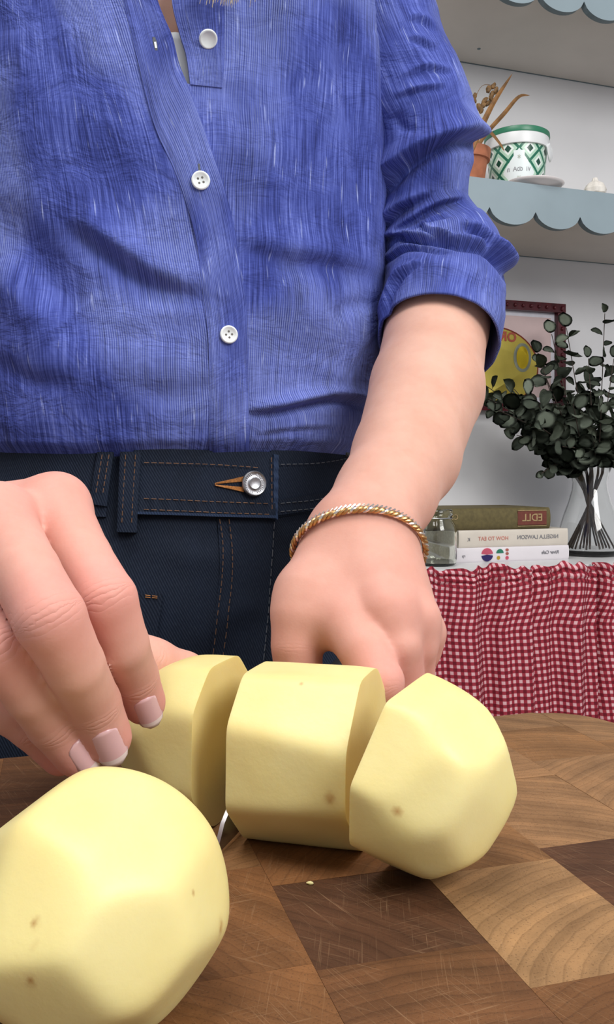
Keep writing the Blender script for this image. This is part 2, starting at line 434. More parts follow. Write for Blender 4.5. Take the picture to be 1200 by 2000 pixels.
bm = bmesh.new(); room_box(bm, -2.6, 2.2, -.1, 0, 0, 2.7); tag(bm_obj('wall_back', bm, M['wall'], smooth=False), kind='structure', label='plain off-white painted wall behind the shelves')
bm = bmesh.new(); room_box(bm, -2.6, 2.2, 0, 3.2, -.05, 0); tag(bm_obj('floor', bm, M['floor'], smooth=False), kind='structure', label='brown floor below the counter')
bm = bmesh.new(); room_box(bm, -2.6, 2.2, 0, .012, 0, .09); tag(bm_obj('baseboard_back', bm, M['table_white'], smooth=False), kind='structure', label='white baseboard along the back wall')

# ------------------------------------------------------------ scalloped shelves
def shelf(zb, thick, label, t0, t1, phase, up=.049):
    depth = .268; SW = .0907
    root = empty('wall_shelf', RM((t0 + t1) / 2, 0, zb)); tag(root, label, 'shelf', None)
    inv = Matrix.Translation(-root.location)
    bm = bmesh.new(); room_box(bm, t0, t1, 0.001, depth - .012, zb, zb + thick); bm.transform(inv)
    bm_obj('shelf_board', bm, M['shelf_white'], root, smooth=False)
    # fascia: scalloped board, real thickness
    top = zb + thick; vy = zb + .001; drop = .031
    pts = [(t0, top)]
    k0 = math.floor((t0 - phase) / SW)
    k = k0
    low = []
    while phase + k * SW < t1:
        a = phase + k * SW
        for j in range(0, 15):
            x = a + SW * j / 15
            if x < t0 or x > t1: continue
            q = (j / 15 - .5) * 2
            low.append((x, vy - drop * (max(0, 1 - q * q * .97) ** .5 - .17)))
        k += 1
    bm = bmesh.new(); fr = []; bk = []
    N_ = len(low)
    for (x, z) in low:
        fr.append((bm.verts.new(RM(x, depth, z)), bm.verts.new(RM(x, depth, top))))
        bk.append((bm.verts.new(RM(x, depth - .012, z)), bm.verts.new(RM(x, depth - .012, top))))
    for i in range(N_ - 1):
        bm.faces.new((fr[i][0], fr[i + 1][0], fr[i + 1][1], fr[i][1]))
        bm.faces.new((bk[i][0], bk[i][1], bk[i + 1][1], bk[i + 1][0]))
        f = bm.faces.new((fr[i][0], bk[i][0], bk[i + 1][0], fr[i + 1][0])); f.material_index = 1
        bm.faces.new((fr[i][1], fr[i + 1][1], bk[i + 1][1], bk[i][1]))
    for i in (0, N_ - 1): bm.faces.new((fr[i][0], fr[i][1], bk[i][1], bk[i][0]))
    bm.transform(inv)
    o = bm_obj('scalloped_fascia', bm, None, root, smooth=False)
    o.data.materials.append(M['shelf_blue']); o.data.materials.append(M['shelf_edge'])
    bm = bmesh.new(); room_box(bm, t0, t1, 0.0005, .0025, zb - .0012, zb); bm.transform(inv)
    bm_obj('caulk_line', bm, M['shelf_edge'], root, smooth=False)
    return root
t_v, _ = wp(1047, 418, .268)
LOW_Z = CZ + .457; SH_TOP = LOW_Z + .049
shelf(LOW_Z, .049, 'lower wall shelf with blue-grey scalloped front edge carrying the diamond-patterned tub', -.75, .62, t_v)
t_v2, _ = wp(1055, 0, .268)
UP_Z = CZ + .839
us = shelf(UP_Z, .049, 'upper wall shelf with blue-grey scalloped front edge at the top of the picture', -.75, .62, t_v2)
bm = bmesh.new(); t_, _ = wp(936, 100, .06)
lathe(bm, [(0, UP_Z - .0015), (.003, UP_Z - .0012), (.0035, UP_Z)], 12, RM(t_, .06, 0)); bm.transform(Matrix.Translation(-us.location))
bm_obj('screw_head', bm, M['shelf_edge'], us)

# ------------------------------------------------------------ console table, curtain
TZ = CZ - .152; TN = .300
tab = empty('console_table', RM(0, .15, 0)); tag(tab, 'white console table holding books and vase, hidden by the gingham curtain below', 'table')
inv = Matrix.Translation(-tab.location)
bm = bmesh.new(); room_box(bm, -.62, .66, .002, TN, TZ - .025, TZ); bevel(bm, .002); bm.transform(inv)
bm_obj('table_top', bm, M['table_white'], tab)
for t in (-.6, .62):
    for n in (.02, TN - .06):
        bm = bmesh.new(); room_box(bm, t, t + .035, n, n + .035, 0, TZ - .025); bm.transform(inv)
        bm_obj('leg', bm, M['table_white'], tab, smooth=False)

def curtain():
    nt_, nz_ = 620, 90
    t0, t1 = -.56, .60
    vs = []; uvs = []
    zt = TZ + .004; zb = .03
    ts = np.linspace(t0, t1, nt_)
    rs = np.random.RandomState(4)
    ph = [(2 * math.pi / wl, rs.rand() * 6.28, am) for wl, am in ((.047, .0030), (.066, .0050), (.105, .008), (.026, .0012))]
    def off(t, z):
        k = min(1, max(0, (zt - z) / .10)); tt = t + .0045 * math.sin(z * 11 + t * 9)
        s = sum(a * math.sin(f * tt + p) for f, p, a in ph[:3]) * (.42 + .58 * k)
        s += ph[3][2] * math.sin(ph[3][0] * t + ph[3][1]) * (1.6 - 1.5 * min(1, (zt - z) / .05))
        # narrow gather tucks
        for tc_, w_, a_ in tucks:
            s -= a_ * math.exp(-((t - tc_ - .012 * (zt - z)) / w_) ** 2) * (.35 + .65 * math.exp(-((zt - z) / .25) ** 2))
        return s
    tk = [wp(p, 1130, TN + .02)[0] for p in (868, 960, 1035, 1062, 1167)]
    tucks = [(tk[0], .006, .006), (tk[1], .008, .007), (tk[2], .006, .009), (tk[3], .01, -.006), (tk[4], .006, .024)]
    for q in np.linspace(-.5, tk[0] - .07, 7): tucks.append((q, .007, .009))
    for q in np.linspace(tk[4] + .07, .55, 5): tucks.append((q, .007, .009))
    zz = np.concatenate([np.linspace(0, .06, 26), np.linspace(.064, zt - zb, nz_ - 26)])
    for z_ in zz:
        z = zt - z_; arc = 0; prev = None
        for t in ts:
            hem = .0035 * math.sin(t * 160 + 1.3 * math.sin(t * 71)) * math.exp(-z_ / .016) + .003 * math.sin(t * 47) * math.exp(-z_ / .02)
            n = TN + .032 + off(t, z)
            if z_ < .03: n -= .002 * math.cos(z_ / .012 * 6.28)
            p = RM(t, n, z + hem); vs.append(p)
            if prev is not None: arc += (Vector((p.x, p.y, 0)) - Vector((prev.x, prev.y, 0))).length
            prev = p; uvs.append((arc, z + .02 * math.sin(t * 17) * math.exp(-z_ / .06)))
    fs = [(j * nt_ + i, j * nt_ + i + 1, (j + 1) * nt_ + i + 1, (j + 1) * nt_ + i) for j in range(nz_ - 1) for i in range(nt_ - 1)]
    root = pydata('curtain', vs, fs, M['gingham'], uv=uvs)
    sm = root.modifiers.new('thick', 'SOLIDIFY'); sm.thickness = .0012
    tag(root, 'gathered red and white gingham curtain hanging below the table edge', 'curtain')
    return root
curtain()
bm = bmesh.new(); tube(bm, [RM(-.6, TN + .008, TZ - .012), RM(.64, TN + .008, TZ - .012)], .0035, 10)
tag(bm_obj('curtain_wire', bm, M['steel']), 'thin curtain wire along the table edge inside the gingham ruffle', 'wire')

# ------------------------------------------------------------ books
def place_text(txt, size, t, n, z, mat, parent, name='lettering', sx=1.0, bold=0.0):
    me = text_mesh(txt, size, .00025, bold)
    o = mesh_obj(name, me, mat, parent, smooth=False)
    me.transform(Matrix.Translation(RM(t, n, z) - parent.location) @ ROT @ Matrix.Rotation(R(90), 4, 'X') @ Matrix.Diagonal((-sx, 1, 1, 1)))
    me.flip_normals()
    return o
def disc_print(rad, t, n, z, mat, parent, a0=0, a1=360, name='printed_dot', sz=1.0):
    bm = bmesh.new(); vs = []; c = bm.verts.new(RM(t, n, z) - parent.location)
    k = 20
    for i in range(k + 1):
        a = R(a0 + (a1 - a0) * i / k); vs.append(bm.verts.new(RM(t + rad * math.cos(a), n, z + sz * rad * math.sin(a)) - parent.location))
    for i in range(k): bm.faces.new((c, vs[i], vs[i + 1]))
    r = bmesh.ops.solidify(bm, geom=list(bm.faces), thickness=.0003)
    return bm_obj(name, bm, mat, parent, smooth=False)
def book(name, t0, t1, z0, z1, n1, depth, mat, label, rounded=.002, spine_r=0):
    root = empty(name, RM((t0 + t1) / 2, n1 - depth / 2, z0)); tag(root, label, 'book')
    inv = Matrix.Translation(-root.location)
    th = z1 - z0; c = .0022
    bm = bmesh.new(); room_box(bm, t0 + .002, t1 - .002, n1 - depth + .002, n1 - .004, z0 + c, z1 - c); bm.transform(inv)
    bm_obj('page_block', bm, M['pages'], root, smooth=False)
    bm = bmesh.new()
    prof = [(n1 - depth, z0), (n1 - rounded * 2, z0)]
    for i in range(9):
        a = -math.pi / 2 + math.pi * i / 8
        prof.append((n1 - rounded + rounded * math.cos(a), z0 + th / 2 + (th / 2) * math.sin(a)))
    prof += [(n1 - rounded * 2, z1), (n1 - depth, z1), (n1 - depth, z1 - c)]
    for i in range(9):
        a = math.pi / 2 - math.pi * i / 8
        prof.append((n1 - rounded - c * .6 + rounded * math.cos(a) * .6, z0 + th / 2 + (th / 2 - c) * math.sin(a)))
    prof += [(n1 - depth, z0 + c)]
    A = [bm.verts.new(RM(t0, n, z)) for n, z in prof]; B = [bm.verts.new(RM(t1, n, z)) for n, z in prof]
    for i in range(len(prof)):
        j = (i + 1) % len(prof); bm.faces.new((A[i], A[j], B[j], B[i]))
    bm.faces.new(A); bm.faces.new(B[::-1]); bm.transform(inv)
    bm_obj('cover', bm, mat, root, sharp=40)
    return root
bn = .215
def tz(px, py, n): return wp(px, py, n)
t0, _ = tz(882, 1090, bn); t1, _ = tz(1112, 1090, bn)
zA = TZ; zB = TZ + .0262; zC = zB + .0305; zD = zC + .0385
b1 = book('book', t0, t1, zA, zB, bn, .17, M['book_white'], 'white book with pink and navy circle on its spine, lowest of the stack', .0025)
tt, _ = tz(952, 1082, bn); zc = (zA + zB) / 2
disc_print(.0118, tt, bn + .0004, zc, M['ink_pink'], b1, 8, 172, 'printed_half_circle')
disc_print(.0118, tt, bn + .0004, zc, M['ink_navy'], b1, 188, 352, 'printed_half_circle')
disc_print(.0105, tt, bn + .0004, zc, M['mount'], b1, -8, 8, 'printed_stripe')
t2, _ = tz(977, 1082, bn)
disc_print(.0075, t2, bn + .0004, zc + .002, M['ink_green'], b1, 0, 180, 'printed_half_circle')
disc_print(.0035, t2 - .003, bn + .0004, zc - .006, M['ink_yellow'], b1)
t3, _ = tz(991, 1082, bn)
for dz in (.0075, .001): disc_print(.0034, t3, bn + .0004, zc + dz, M['ink_red'], b1, sz=.8)
disc_print(.0034, t3, bn + .0004, zc - .0065, M['ink_pink'], b1)
tt, _ = tz(1075, 1082, bn); place_text('River Cafe', .0085, tt, bn + .0006, zc + .001, M['ink'], b1, bold=.00012)
tt, _ = tz(906, 1082, bn); place_text('rp', .0075, tt, bn + .0006, zc - .001, M['ink'], b1)
t0, _ = tz(897, 1050, bn); t1, _ = tz(1110, 1050, bn)
b2 = book('book', t0, t1, zB, zC, bn, .15, M['book_cream'], 'cream paperback with coral and grey capitals on its spine, middle of the stack', .002)
zc = (zB + zC) / 2
tt, _ = tz(1051, 1050, bn); place_text('NIGELLA LAWSON', .0102, tt, bn + .0006, zc + .001, M['ink'], b2)
tt, _ = tz(964, 1050, bn); place_text('HOW TO EAT', .0096, tt, bn + .0006, zc, M['ink_red'], b2)
tt, _ = tz(916, 1050, bn); place_text('K', .0085, tt, bn + .0006, zc - .001, M['ink'], b2)
t0, _ = tz(838, 1010, bn); t1, _ = tz(1076, 1010, bn)
t0 = min(t0, t1 - .245)
b3 = book('book', t0, t1, zC, zD, bn, .16, M['book_green'], 'thick olive cloth hardback with dark red spine label, top of the stack', .006)
zc = (zC + zD) / 2
ta, _ = tz(1012, 1010, bn); tb, _ = tz(1068, 1010, bn)
bm = bmesh.new(); room_box(bm, ta, tb, bn - .001, bn + .0005, zc - .0115, zc + .013); bm.transform(Matrix.Translation(-b3.location)); bm_obj('spine_label', bm, M['book_red'], b3, smooth=False)
place_text('EDLL', .019, (ta + tb) / 2, bn + .0009, zc + .001, M['book_gilt'], b3, sx=1.0, bold=.0002)
for dz in (-.0135, .0145):
    bm = bmesh.new(); room_box(bm, ta, tb, bn - .001, bn + .0004, zc + dz - .0006, zc + dz + .0006); bm.transform(Matrix.Translation(-b3.location)); bm_obj('gilt_rule', bm, M['book_gilt'], b3, smooth=False)
tt, _ = tz(888, 1010, bn); place_text('CS', .013, tt, bn + .0006, zc + .004, M['book_gilt'], b3)

# ------------------------------------------------------------ glass jar (clip-top, open)
jt, _ = wp(846, 1040, .22)
jar = empty('glass_jar', RM(jt, .235, TZ)); tag(jar, 'small empty clip-top glass jar beside the stack of books, just behind the wrist', 'jar')
bm = bmesh.new()
po = [(0, .0), (.028, 0), (.033, .004), (.034, .012), (.034, .058), (.031, .070), (.0265, .077), (.0255, .083), (.0275, .086), (.0275, .092), (.0255, .095)]
pi = [(.0235, .094), (.0235, .080), (.0285, .069), (.0315, .057), (.0315, .012), (.029, .006), (0, .0055)]
lathe(bm, po + pi, 48); bm_obj('glass_body', bm, M['jar_glass'], jar, sharp=60)
bm = bmesh.new()
tube(bm, [(.027 * math.cos(a), .027 * math.sin(a), .081) for a in np.linspace(0, 6.28, 40)], .0009, 6)
tube(bm, [(-.0275, -.006, .081), (-.031, -.012, .066), (-.030, -.019, .048), (-.024, -.025, .046), (-.024, -.024, .068), (-.022, -.02, .081)], .0009, 6)
bm_obj('wire_clip', bm, M['steel'], jar)

# ------------------------------------------------------------ picture frame
fr_n = .012
ft1, fz1 = wp(1102, 595, fr_n); _, fz0 = wp(1098, 806, fr_n); ft0 = ft1 - .30
fr = empty('picture_frame', RM((ft0 + ft1) / 2, 0, fz0)); tag(fr, 'carved dark red picture frame with a yellow oval print, behind the leaves', 'picture')
inv = Matrix.Translation(-fr.location); fw = .019
def fpart(name, a, b_, c, d_, n0, n1, mat, bev=0):
    bm = bmesh.new(); room_box(bm, a, b_, n0, n1, c, d_)
    if bev: bevel(bm, bev)
    bm.transform(inv); return bm_obj(name, bm, mat, fr, smooth=bool(bev))
fpart('frame_rail', ft0, ft1, fz1 - fw, fz1, .001, .020, M['frame_red'], .002)
fpart('frame_rail', ft0, ft1, fz0, fz0 + fw, .001, .020, M['frame_red'], .002)
fpart('frame_stile', ft0, ft0 + fw, fz0 + fw, fz1 - fw, .001, .020, M['frame_red'], .002)
fpart('frame_stile', ft1 - fw, ft1, fz0 + fw, fz1 - fw, .001, .020, M['frame_red'], .002)
fpart('mount', ft0 + fw, ft1 - fw, fz0 + fw, fz1 - fw, .001, .006, M['mount'])
ka, kb, kc, kd = ft0 + fw + .012, ft1 - fw - .009, fz0 + fw + .012, fz1 - fw - .010
fpart('print_sheet', ka, kb, kc, kd, .006, .0066, M['print_pink'])
bm0 = bmesh.new(); bmesh.ops.create_uvsphere(bm0, u_segments=8, v_segments=6, radius=.0042)
me_b = bpy.data.meshes.new('carved_bead'); bm0.to_mesh(me_b); bm0.free(); me_b.materials.append(M['frame_red']); me_b.shade_smooth()
k = 0
nb = 15
for i in range(nb + 1):
    for (t, z) in ((ft0 + .009 + (ft1 - ft0 - .018) * i / nb, fz1 - fw / 2), (ft0 + .009 + (ft1 - ft0 - .018) * i / nb, fz0 + fw / 2),
                   (ft0 + fw / 2, fz0 + .012 + (fz1 - fz0 - .024) * i / nb), (ft1 - fw / 2, fz0 + .012 + (fz1 - fz0 - .024) * i / nb)):
        o = bpy.data.objects.new('carved_bead', me_b); COL.objects.link(o); o.parent = fr; o.location = RM(t, .0205, z) - fr.location
def arc_poly(name, cx, cz, rx, rz, n, mat, hole=0, clip=None, th=.0004):
    bm = bmesh.new(); k = 48; A = []; B = []
    for i in range(k):
        a = 2 * math.pi * i / k
        t = cx + rx * math.cos(a); z = cz + rz * math.sin(a)
        A.append(bm.verts.new(RM(t, n, z)))
        if hole: B.append(bm.verts.new(RM(cx + rx * hole * math.cos(a), n, cz + rz * hole * math.sin(a))))
    if hole:
        for i in range(k): j = (i + 1) % k; bm.faces.new((A[i], A[j], B[j], B[i]))
    else: bm.faces.new(A)
    bmesh.ops.solidify(bm, geom=list(bm.faces), thickness=th)
    bm.transform(inv); return bm_obj(name, bm, mat, fr, smooth=False)
ecx, zt_ = wp(968, 636, fr_n)
arc_poly('print_red_oval', ecx, zt_ - .082, .105, .082, .0072, M['print_red'])
arc_poly('print_yellow_oval', ecx, zt_ - .082, .1015, .0785, .0078, M['print_yellow'])
for ch_, px_, py_ in (('O', 1002, 659), ('R', 986, 657), ('T', 970, 656), ('I', 958, 656), ('Z', 944, 659)):
    lt, lz = wp(px_, py_, fr_n); place_text(ch_, .0265, lt, .0086, lz, M['print_red'], fr, bold=.0009)
gt, gz = wp(1023, 698, fr_n)
arc_poly('print_grey_ring', gt, gz, .021, .030, .0084, M['print_grey'])
arc_poly('print_gold_disc', gt, gz, .0145, .0235, .009, M['print_gold'])

# ------------------------------------------------------------ vase and eucalyptus
VN = .155
vt, _ = wp(1153, 1000, VN)
VP = RM(vt, VN, TZ)
vase = empty('glass_vase', VP); tag(vase, 'clear hourglass vase with a narrow waist holding eucalyptus stems, right of the books', 'vase')
bm = bmesh.new()
vo = [(0, 0), (.050, 0), (.057, .006), (.060, .022), (.0585, .045), (.050, .075), (.040, .103), (.034, .125), (.0325, .140), (.036, .158), (.043, .176), (.0445, .1795)]
vi = [(.0425, .1785), (.034, .157), (.0305, .140), (.032, .125), (.038, .103), (.048, .075), (.0563, .045), (.0578, .022), (.055, .012), (0, .010)]
lathe(bm, vo + vi, 64); bm_obj('glass_body', bm, M['glass'], vase, sharp=60)

def leaf_mesh(asp, cup, seed):
    rs = random.Random(seed); bm = bmesh.new(); n = 14; r = .5
    c = bm.verts.new((0, .5, -cup * .3)); ring = []; ring2 = []
    for i in range(n):
        a = 2 * math.pi * i / n
        x = math.sin(a) * r * asp; y = .5 - math.cos(a) * r
        if i == n // 2: y += .06
        z = cup * (x * x * 3) - cup * .2 + rs.uniform(-.03, .03)
        ring.append(bm.verts.new((x, y, z))); ring2.append(bm.verts.new((x * .5, .5 + (y - .5) * .5, -cup * .25 + (0.02 if i % 7 else -.02))))
    for i in range(n):
        j = (i + 1) % n
        bm.faces.new((c, ring2[i], ring2[j])); bm.faces.new((ring2[i], ring[i], ring[j], ring2[j]))
    bmesh.ops.solidify(bm, geom=list(bm.faces), thickness=.022)
    me = bpy.data.meshes.new('leaf'); bmesh.ops.recalc_face_normals(bm, faces=bm.faces); bm.to_mesh(me); bm.free()
    me.materials.append(M['leaf']); me.shade_smooth(); return me
LM = [leaf_mesh(1.0, .25, 1), leaf_mesh(.9, .5, 2), leaf_mesh(1.08, .1, 3), leaf_mesh(.75, .35, 4)]
rs = random.Random(11)
def euc(px, py, n, nl, size, label, bend=.35, start=.26, bt=0.0, bn_=0.0):
    nl = int(nl * 1.75)
    t1, z1 = wp(px, py, n)
    base = RM(vt + bt, VN + bn_, TZ + .014); neck = RM(vt - bt * .35 + (t1 - vt) * .06, VN - bn_ * .3, TZ + .142)
    tip = RM(t1, n, z1)
    mid = neck.lerp(tip, .5) + Vector((0, 0, bend * (tip - neck).length * .4)) + U * rs.uniform(-.01, .01)
    pts = [Vector(p) for p in cat([tuple(base), tuple(neck), tuple(neck.lerp(mid, .5) + Vector((0, 0, .004))), tuple(mid), tuple(tip)], 34)]
    root = empty('eucalyptus_stem', base); tag(root, label, 'eucalyptus', None)
    bm = bmesh.new(); tube(bm, [p - base for p in pts], list(np.linspace(.0017, .0007, len(pts))), 6)
    bm_obj('stem', bm, M['stem'], root)
    L = [(i, p) for i, p in enumerate(pts) if i / 33 > start]
    for k in range(nl):
        f = k / max(1, nl - 1); i = int(round(L[0][0] + f * (33 - L[0][0])))
        p = pts[i]; tan = (pts[min(33, i + 1)] - pts[max(0, i - 1)]).normalized()
        side = tan.cross(NV).normalized(); out = side.cross(tan).normalized()
        a = (k % 2) * math.pi + (k // 2) * 1.25 + rs.uniform(-.5, .5)
        rad = side * math.cos(a) + out * math.sin(a)
        if f > .98: rad = (tan + rad * .2).normalized()
        ydir = (rad * .9 + tan * rs.uniform(.05, .6) + Vector((0, 0, rs.uniform(-.15, .15)))).normalized()
        zdir = (tan * rs.uniform(.2, 1) + NV * rs.uniform(.2, 1.1) + Vector((0, 0, rs.uniform(-.1, .5)))); zdir = (zdir - ydir * zdir.dot(ydir)).normalized()
        xdir = ydir.cross(zdir)
        s = size * 1.55 * rs.uniform(.75, 1.2) * (1.05 - .35 * f)
        if p.z < TZ + .175 and (p - VP).to_2d().length < .062: continue
        o = bpy.data.objects.new('leaf', LM[rs.randrange(4)]); COL.objects.link(o); o.parent = root
        q = p + ydir * .002
        # keep the leaf in front of wall and picture
        for _ in range(6):
            c_ = q + ydir * s - W0
            if c_.dot(NV) < .03 or (q + ydir * s * .5 - W0).dot(NV) < .03: ydir = (ydir + NV * .5).normalized(); zdir = (zdir - ydir * zdir.dot(ydir)).normalized(); xdir = ydir.cross(zdir)
        o.matrix_parent_inverse = Matrix.Identity(4)
        mt = Matrix((xdir, ydir, zdir)).transposed().to_4x4()
        o.matrix_local = Matrix.Translation(q - base) @ mt @ Matrix.Diagonal((s, s, s, 1))
EU = [
 (948, 752, .12, 17, .023, 'eucalyptus stem reaching far left across the bottom of the frame', .25, .015, .01),
 (944, 790, .14, 17, .022, 'eucalyptus stem arching left, its tip lowest beside the forearm', .30, .02, 0),
 (1004, 768, .16, 16, .024, 'eucalyptus stem ending just below the yellow oval of the print', .12, .01, .02),
 (1052, 690, .13, 15, .022, 'eucalyptus stem whose tip stands right of the grey ring on the print', .10, .025, -.01),
 (1078, 652, .14, 17, .024, 'upright eucalyptus stem with an oval leaf against the pink paper', .08, -.01, .02),
 (1107, 640, .12, 17, .024, 'upright eucalyptus stem in front of the right edge of the frame', .05, -.02, .01),
 (1150, 700, .16, 13, .023, 'short eucalyptus stem in the gap right of the frame', .04, 0, -.02),
 (1182, 612, .15, 14, .022, 'tallest thin eucalyptus sprig standing free against the wall', .02, -.03, 0),
 (1200, 700, .19, 14, .024, 'eucalyptus stem at the right picture edge below the tall sprig', .04, -.035, .01),
 (1058, 925, .20, 9, .017, 'thin drooping eucalyptus sprig hanging left of the vase', .50, .03, .02),
 (1010, 850, .20, 15, .024, 'eucalyptus stem bending left just above the books', .35, .01, -.02),
 (1062, 838, .24, 13, .029, 'eucalyptus stem with large round leaves nearest the camera', .25, .0, .03),
 (1120, 790, .25, 13, .028, 'eucalyptus stem with large leaves in the middle of the bunch', .12, .02, .02),
 (1175, 800, .24, 13, .028, 'eucalyptus stem with large leaves above the vase rim', .1, -.02, .03),
 (1225, 840, .20, 13, .026, 'eucalyptus stem leaning right out of the picture above the vase', .25, -.03, -.01),
 (1240, 760, .17, 14, .025, 'eucalyptus stem leaning right at the picture edge, half height', .12, -.025, -.02),
 (1040, 770, .22, 15, .026, 'eucalyptus stem leaning left across the lower part of the print', .18, .02, .01),
 (1100, 872, .25, 11, .027, 'short eucalyptus stem spilling over the left side of the vase rim', .4, -.01, .02),
 (985, 780, .20, 14, .023, 'eucalyptus stem leaning left in front of the lower frame rail', .2, 0, .03),
 (1160, 860, .24, 9, .026, 'shortest eucalyptus stem just above the vase mouth', .2, .01, -.03),
 (955, 778, .22, 15, .025, 'front eucalyptus stem reaching left to the forearm under the print', .22, .02, -.02),
 (972, 800, .23, 15, .025, 'dense eucalyptus stem left of the bunch, just under the frame', .28, .01, .01),
 (1005, 760, .10, 15, .024, 'rear eucalyptus stem leaning left close to the print', .16, .0, -.02),
 (1060, 720, .20, 15, .025, 'eucalyptus stem in front of the lower right of the print', .10, -.01, .0),
 (1150, 750, .10, 14, .026, 'rear eucalyptus stem filling the middle of the bunch near the wall', .08, .01, -.02),
 (1205, 810, .11, 14, .026, 'rear eucalyptus stem at the right edge near the wall', .15, -.02, -.02),
]
for e in EU: euc(*e[:6], bend=e[6], bt=max(-.04, min(.04, e[7] * 1.5)), bn_=e[8])

# ------------------------------------------------------------ things on the lower shelf
def shelf_pt(px, n):
    t, _ = wp(px, 350, n); return t
tt = shelf_pt(1010, .150); 
plate = empty('plate', RM(shelf_pt(1046, .243), .243, SH_TOP + .0002)); tag(plate, 'small white plate at the front edge of the lower shelf, in front of the tub', 'plate')
bm = bmesh.new()
lathe(bm, [(0, 0), (.035, 0), (.038, .002), (.060, .006), (.066, .0095), (.0655, .0105), (.058, .0080), (.037, .0045), (0, .004)], 64)
for v in bm.verts: v.co.x *= .80; v.co.y *= .66
bm.transform(ROT); bm_obj('plate_body', bm, M['plate'], plate, sharp=80)
tub = empty('ice_cream_tub', RM(tt, .150, SH_TOP + .0002)); tag(tub, 'small tub with green diamond pattern, white lid band and green rim', 'tub')
TR = [(.0465, 0), (.0555, .0675)]
def tub_loft(name, prof, mat, uv=True):
    n = 96; vs = []; uvs = []
    for r, z in prof:
        for k in range(n + 1):
            a = -math.pi / 2 + R(-9) + (k / n - .5) * 2 * math.pi
            vs.append((r * math.cos(a), r * math.sin(a), z)); uvs.append(((k / n - .5) * 2 * math.pi * .0515, z))
    m_ = n + 1
    fs = [(j * m_ + i, j * m_ + i + 1, (j + 1) * m_ + i + 1, (j + 1) * m_ + i) for j in range(len(prof) - 1) for i in range(n)]
    return pydata(name, vs, fs, mat, tub, uv=uvs, sharp=50)
tub.scale = (1.0, 1.0, 1.36)
tub_loft('tub_body', [(.001, 0), (.045, 0), (.0465, .002), (.0552, .0735), (.053, .0735)], M['tub'])
bm = bmesh.new(); lathe(bm, [(.0545, .0725), (.0592, .0725), (.0598, .074), (.0590, .0885), (.0565, .089)], 64); bm_obj('lid_band', bm, M['tub_lid'], tub, sharp=50)
bm = bmesh.new(); lathe(bm, [(.0565, .0875), (.0597, .0875), (.0605, .0895), (.0600, .0945), (.0580, .0955), (.055, .0925), (0, .092)], 64); bm_obj('lid_rim', bm, M['tub_green'], tub, sharp=50)
bm = bmesh.new()
an = [R(a) for a in np.linspace(-38, -8, 14)]
for sgn in (0,):
    pts = [(.0615 * math.cos(a), .0615 * math.sin(a), .074 - .014 * math.sin((i / 13) * math.pi)) for i, a in enumerate(an)]
    tube(bm, pts, .003, 8, flat=2.0)
bm_obj('lid_handle', bm, M['tub_lid'], tub)
def tub_text(txt, size, z, r, name, mat):
    me = text_mesh(txt, size, .0002)
    for v in me.vertices:
        a = -math.pi / 2 + R(-9) - v.co.x / r; rr = r + .0003 + v.co.z
        v.co = Vector((rr * math.cos(a), rr * math.sin(a), z + v.co.y))
    o = mesh_obj(name, me, mat, tub, smooth=False)
tub_text('VI  dbA  n', .0105, .039, .0508, 'printed_word', M['ink'])
tub_text('*', .013, .0520, .0532, 'printed_star', M['print_grey'])
tub_text('ooo', .0045, .029, .0495, 'printed_word', M['print_grey'])
# terracotta pot with dried flowers
pt_ = shelf_pt(912, .17)
pot = empty('terracotta_pot', RM(pt_, .17, SH_TOP)); tag(pot, 'terracotta pot at the sleeve on the lower shelf, left of the tub', 'pot')
bm = bmesh.new()
lathe(bm, [(0, 0), (.026, 0), (.028, .002), (.037, .062), (.0415, .063), (.043, .082), (.0405, .083), (.038, .066), (.0365, .060), (0, .058)], 48)
bm_obj('pot_body', bm, M['terracotta'], pot, sharp=40)
bm = bmesh.new(); lathe(bm, [(0, .0605), (.0362, .0595), (.0362, .058), (0, .058)], 24); bm_obj('soil', bm, M['soil'], pot)
def blade(pts_px, w_, label, n=.17, dn=0.0):
    P_ = []
    for i, (x, y) in enumerate(pts_px):
        t, z = wp(x, y, n + dn * i / (len(pts_px) - 1)); P_.append(tuple(RM(t, n + dn * i / (len(pts_px) - 1), z)))
    pts = [Vector(p) for p in cat(P_, 22)]
    root = empty('dried_leaf', pts[0]); tag(root, label, 'dried leaf')
    bm = bmesh.new(); prev = None
    for i, p in enumerate(pts):
        f = i / 21; t = (pts[min(21, i + 1)] - pts[max(0, i - 1)]).normalized(); s = t.cross(NV).normalized()
        ww = w_ * (math.sin(math.pi * min(1, (f * .93 + .07))) ** .55) * (1 - f * .25)
        q = p - pts[0]
        ring = [bm.verts.new(q + s * ww), bm.verts.new(q + NV * ww * .35), bm.verts.new(q - s * ww), bm.verts.new(q - NV * .0008 + NV * ww * .25)]
        if prev:
            for k_ in range(4): bm.faces.new((prev[k_], prev[(k_ + 1) % 4], ring[(k_ + 1) % 4], ring[k_]))
        prev = ring
    bm_obj('blade', bm, M['dry_leaf'], root)
    return root
blade([(914, 330), (932, 270), (962, 205), (1002, 143)], .0062, 'tallest dried brown leaf blade pointing up right out of the pot')
blade([(918, 320), (945, 268), (985, 222), (1014, 189), (1036, 186)], .0045, 'dried brown leaf with a curled thin tip in front of the tub')
blade([(922, 300), (945, 250), (962, 262), (978, 282), (986, 296)], .0036, 'dried leaf folded down in front of the tub pattern', .235)
sr = empty('dried_seed_spray', RM(shelf_pt(920, .17), .17, SH_TOP + .06)); tag(sr, 'dried spray of brown seed heads beside the sleeve above the pot', 'dried flower')
pp = [wp(x, y, .15) for x, y in ((918, 320), (922, 230), (930, 190), (942, 168), (958, 166), (966, 172))]
pts = [RM(t, .15, z) - sr.location for t, z in pp]
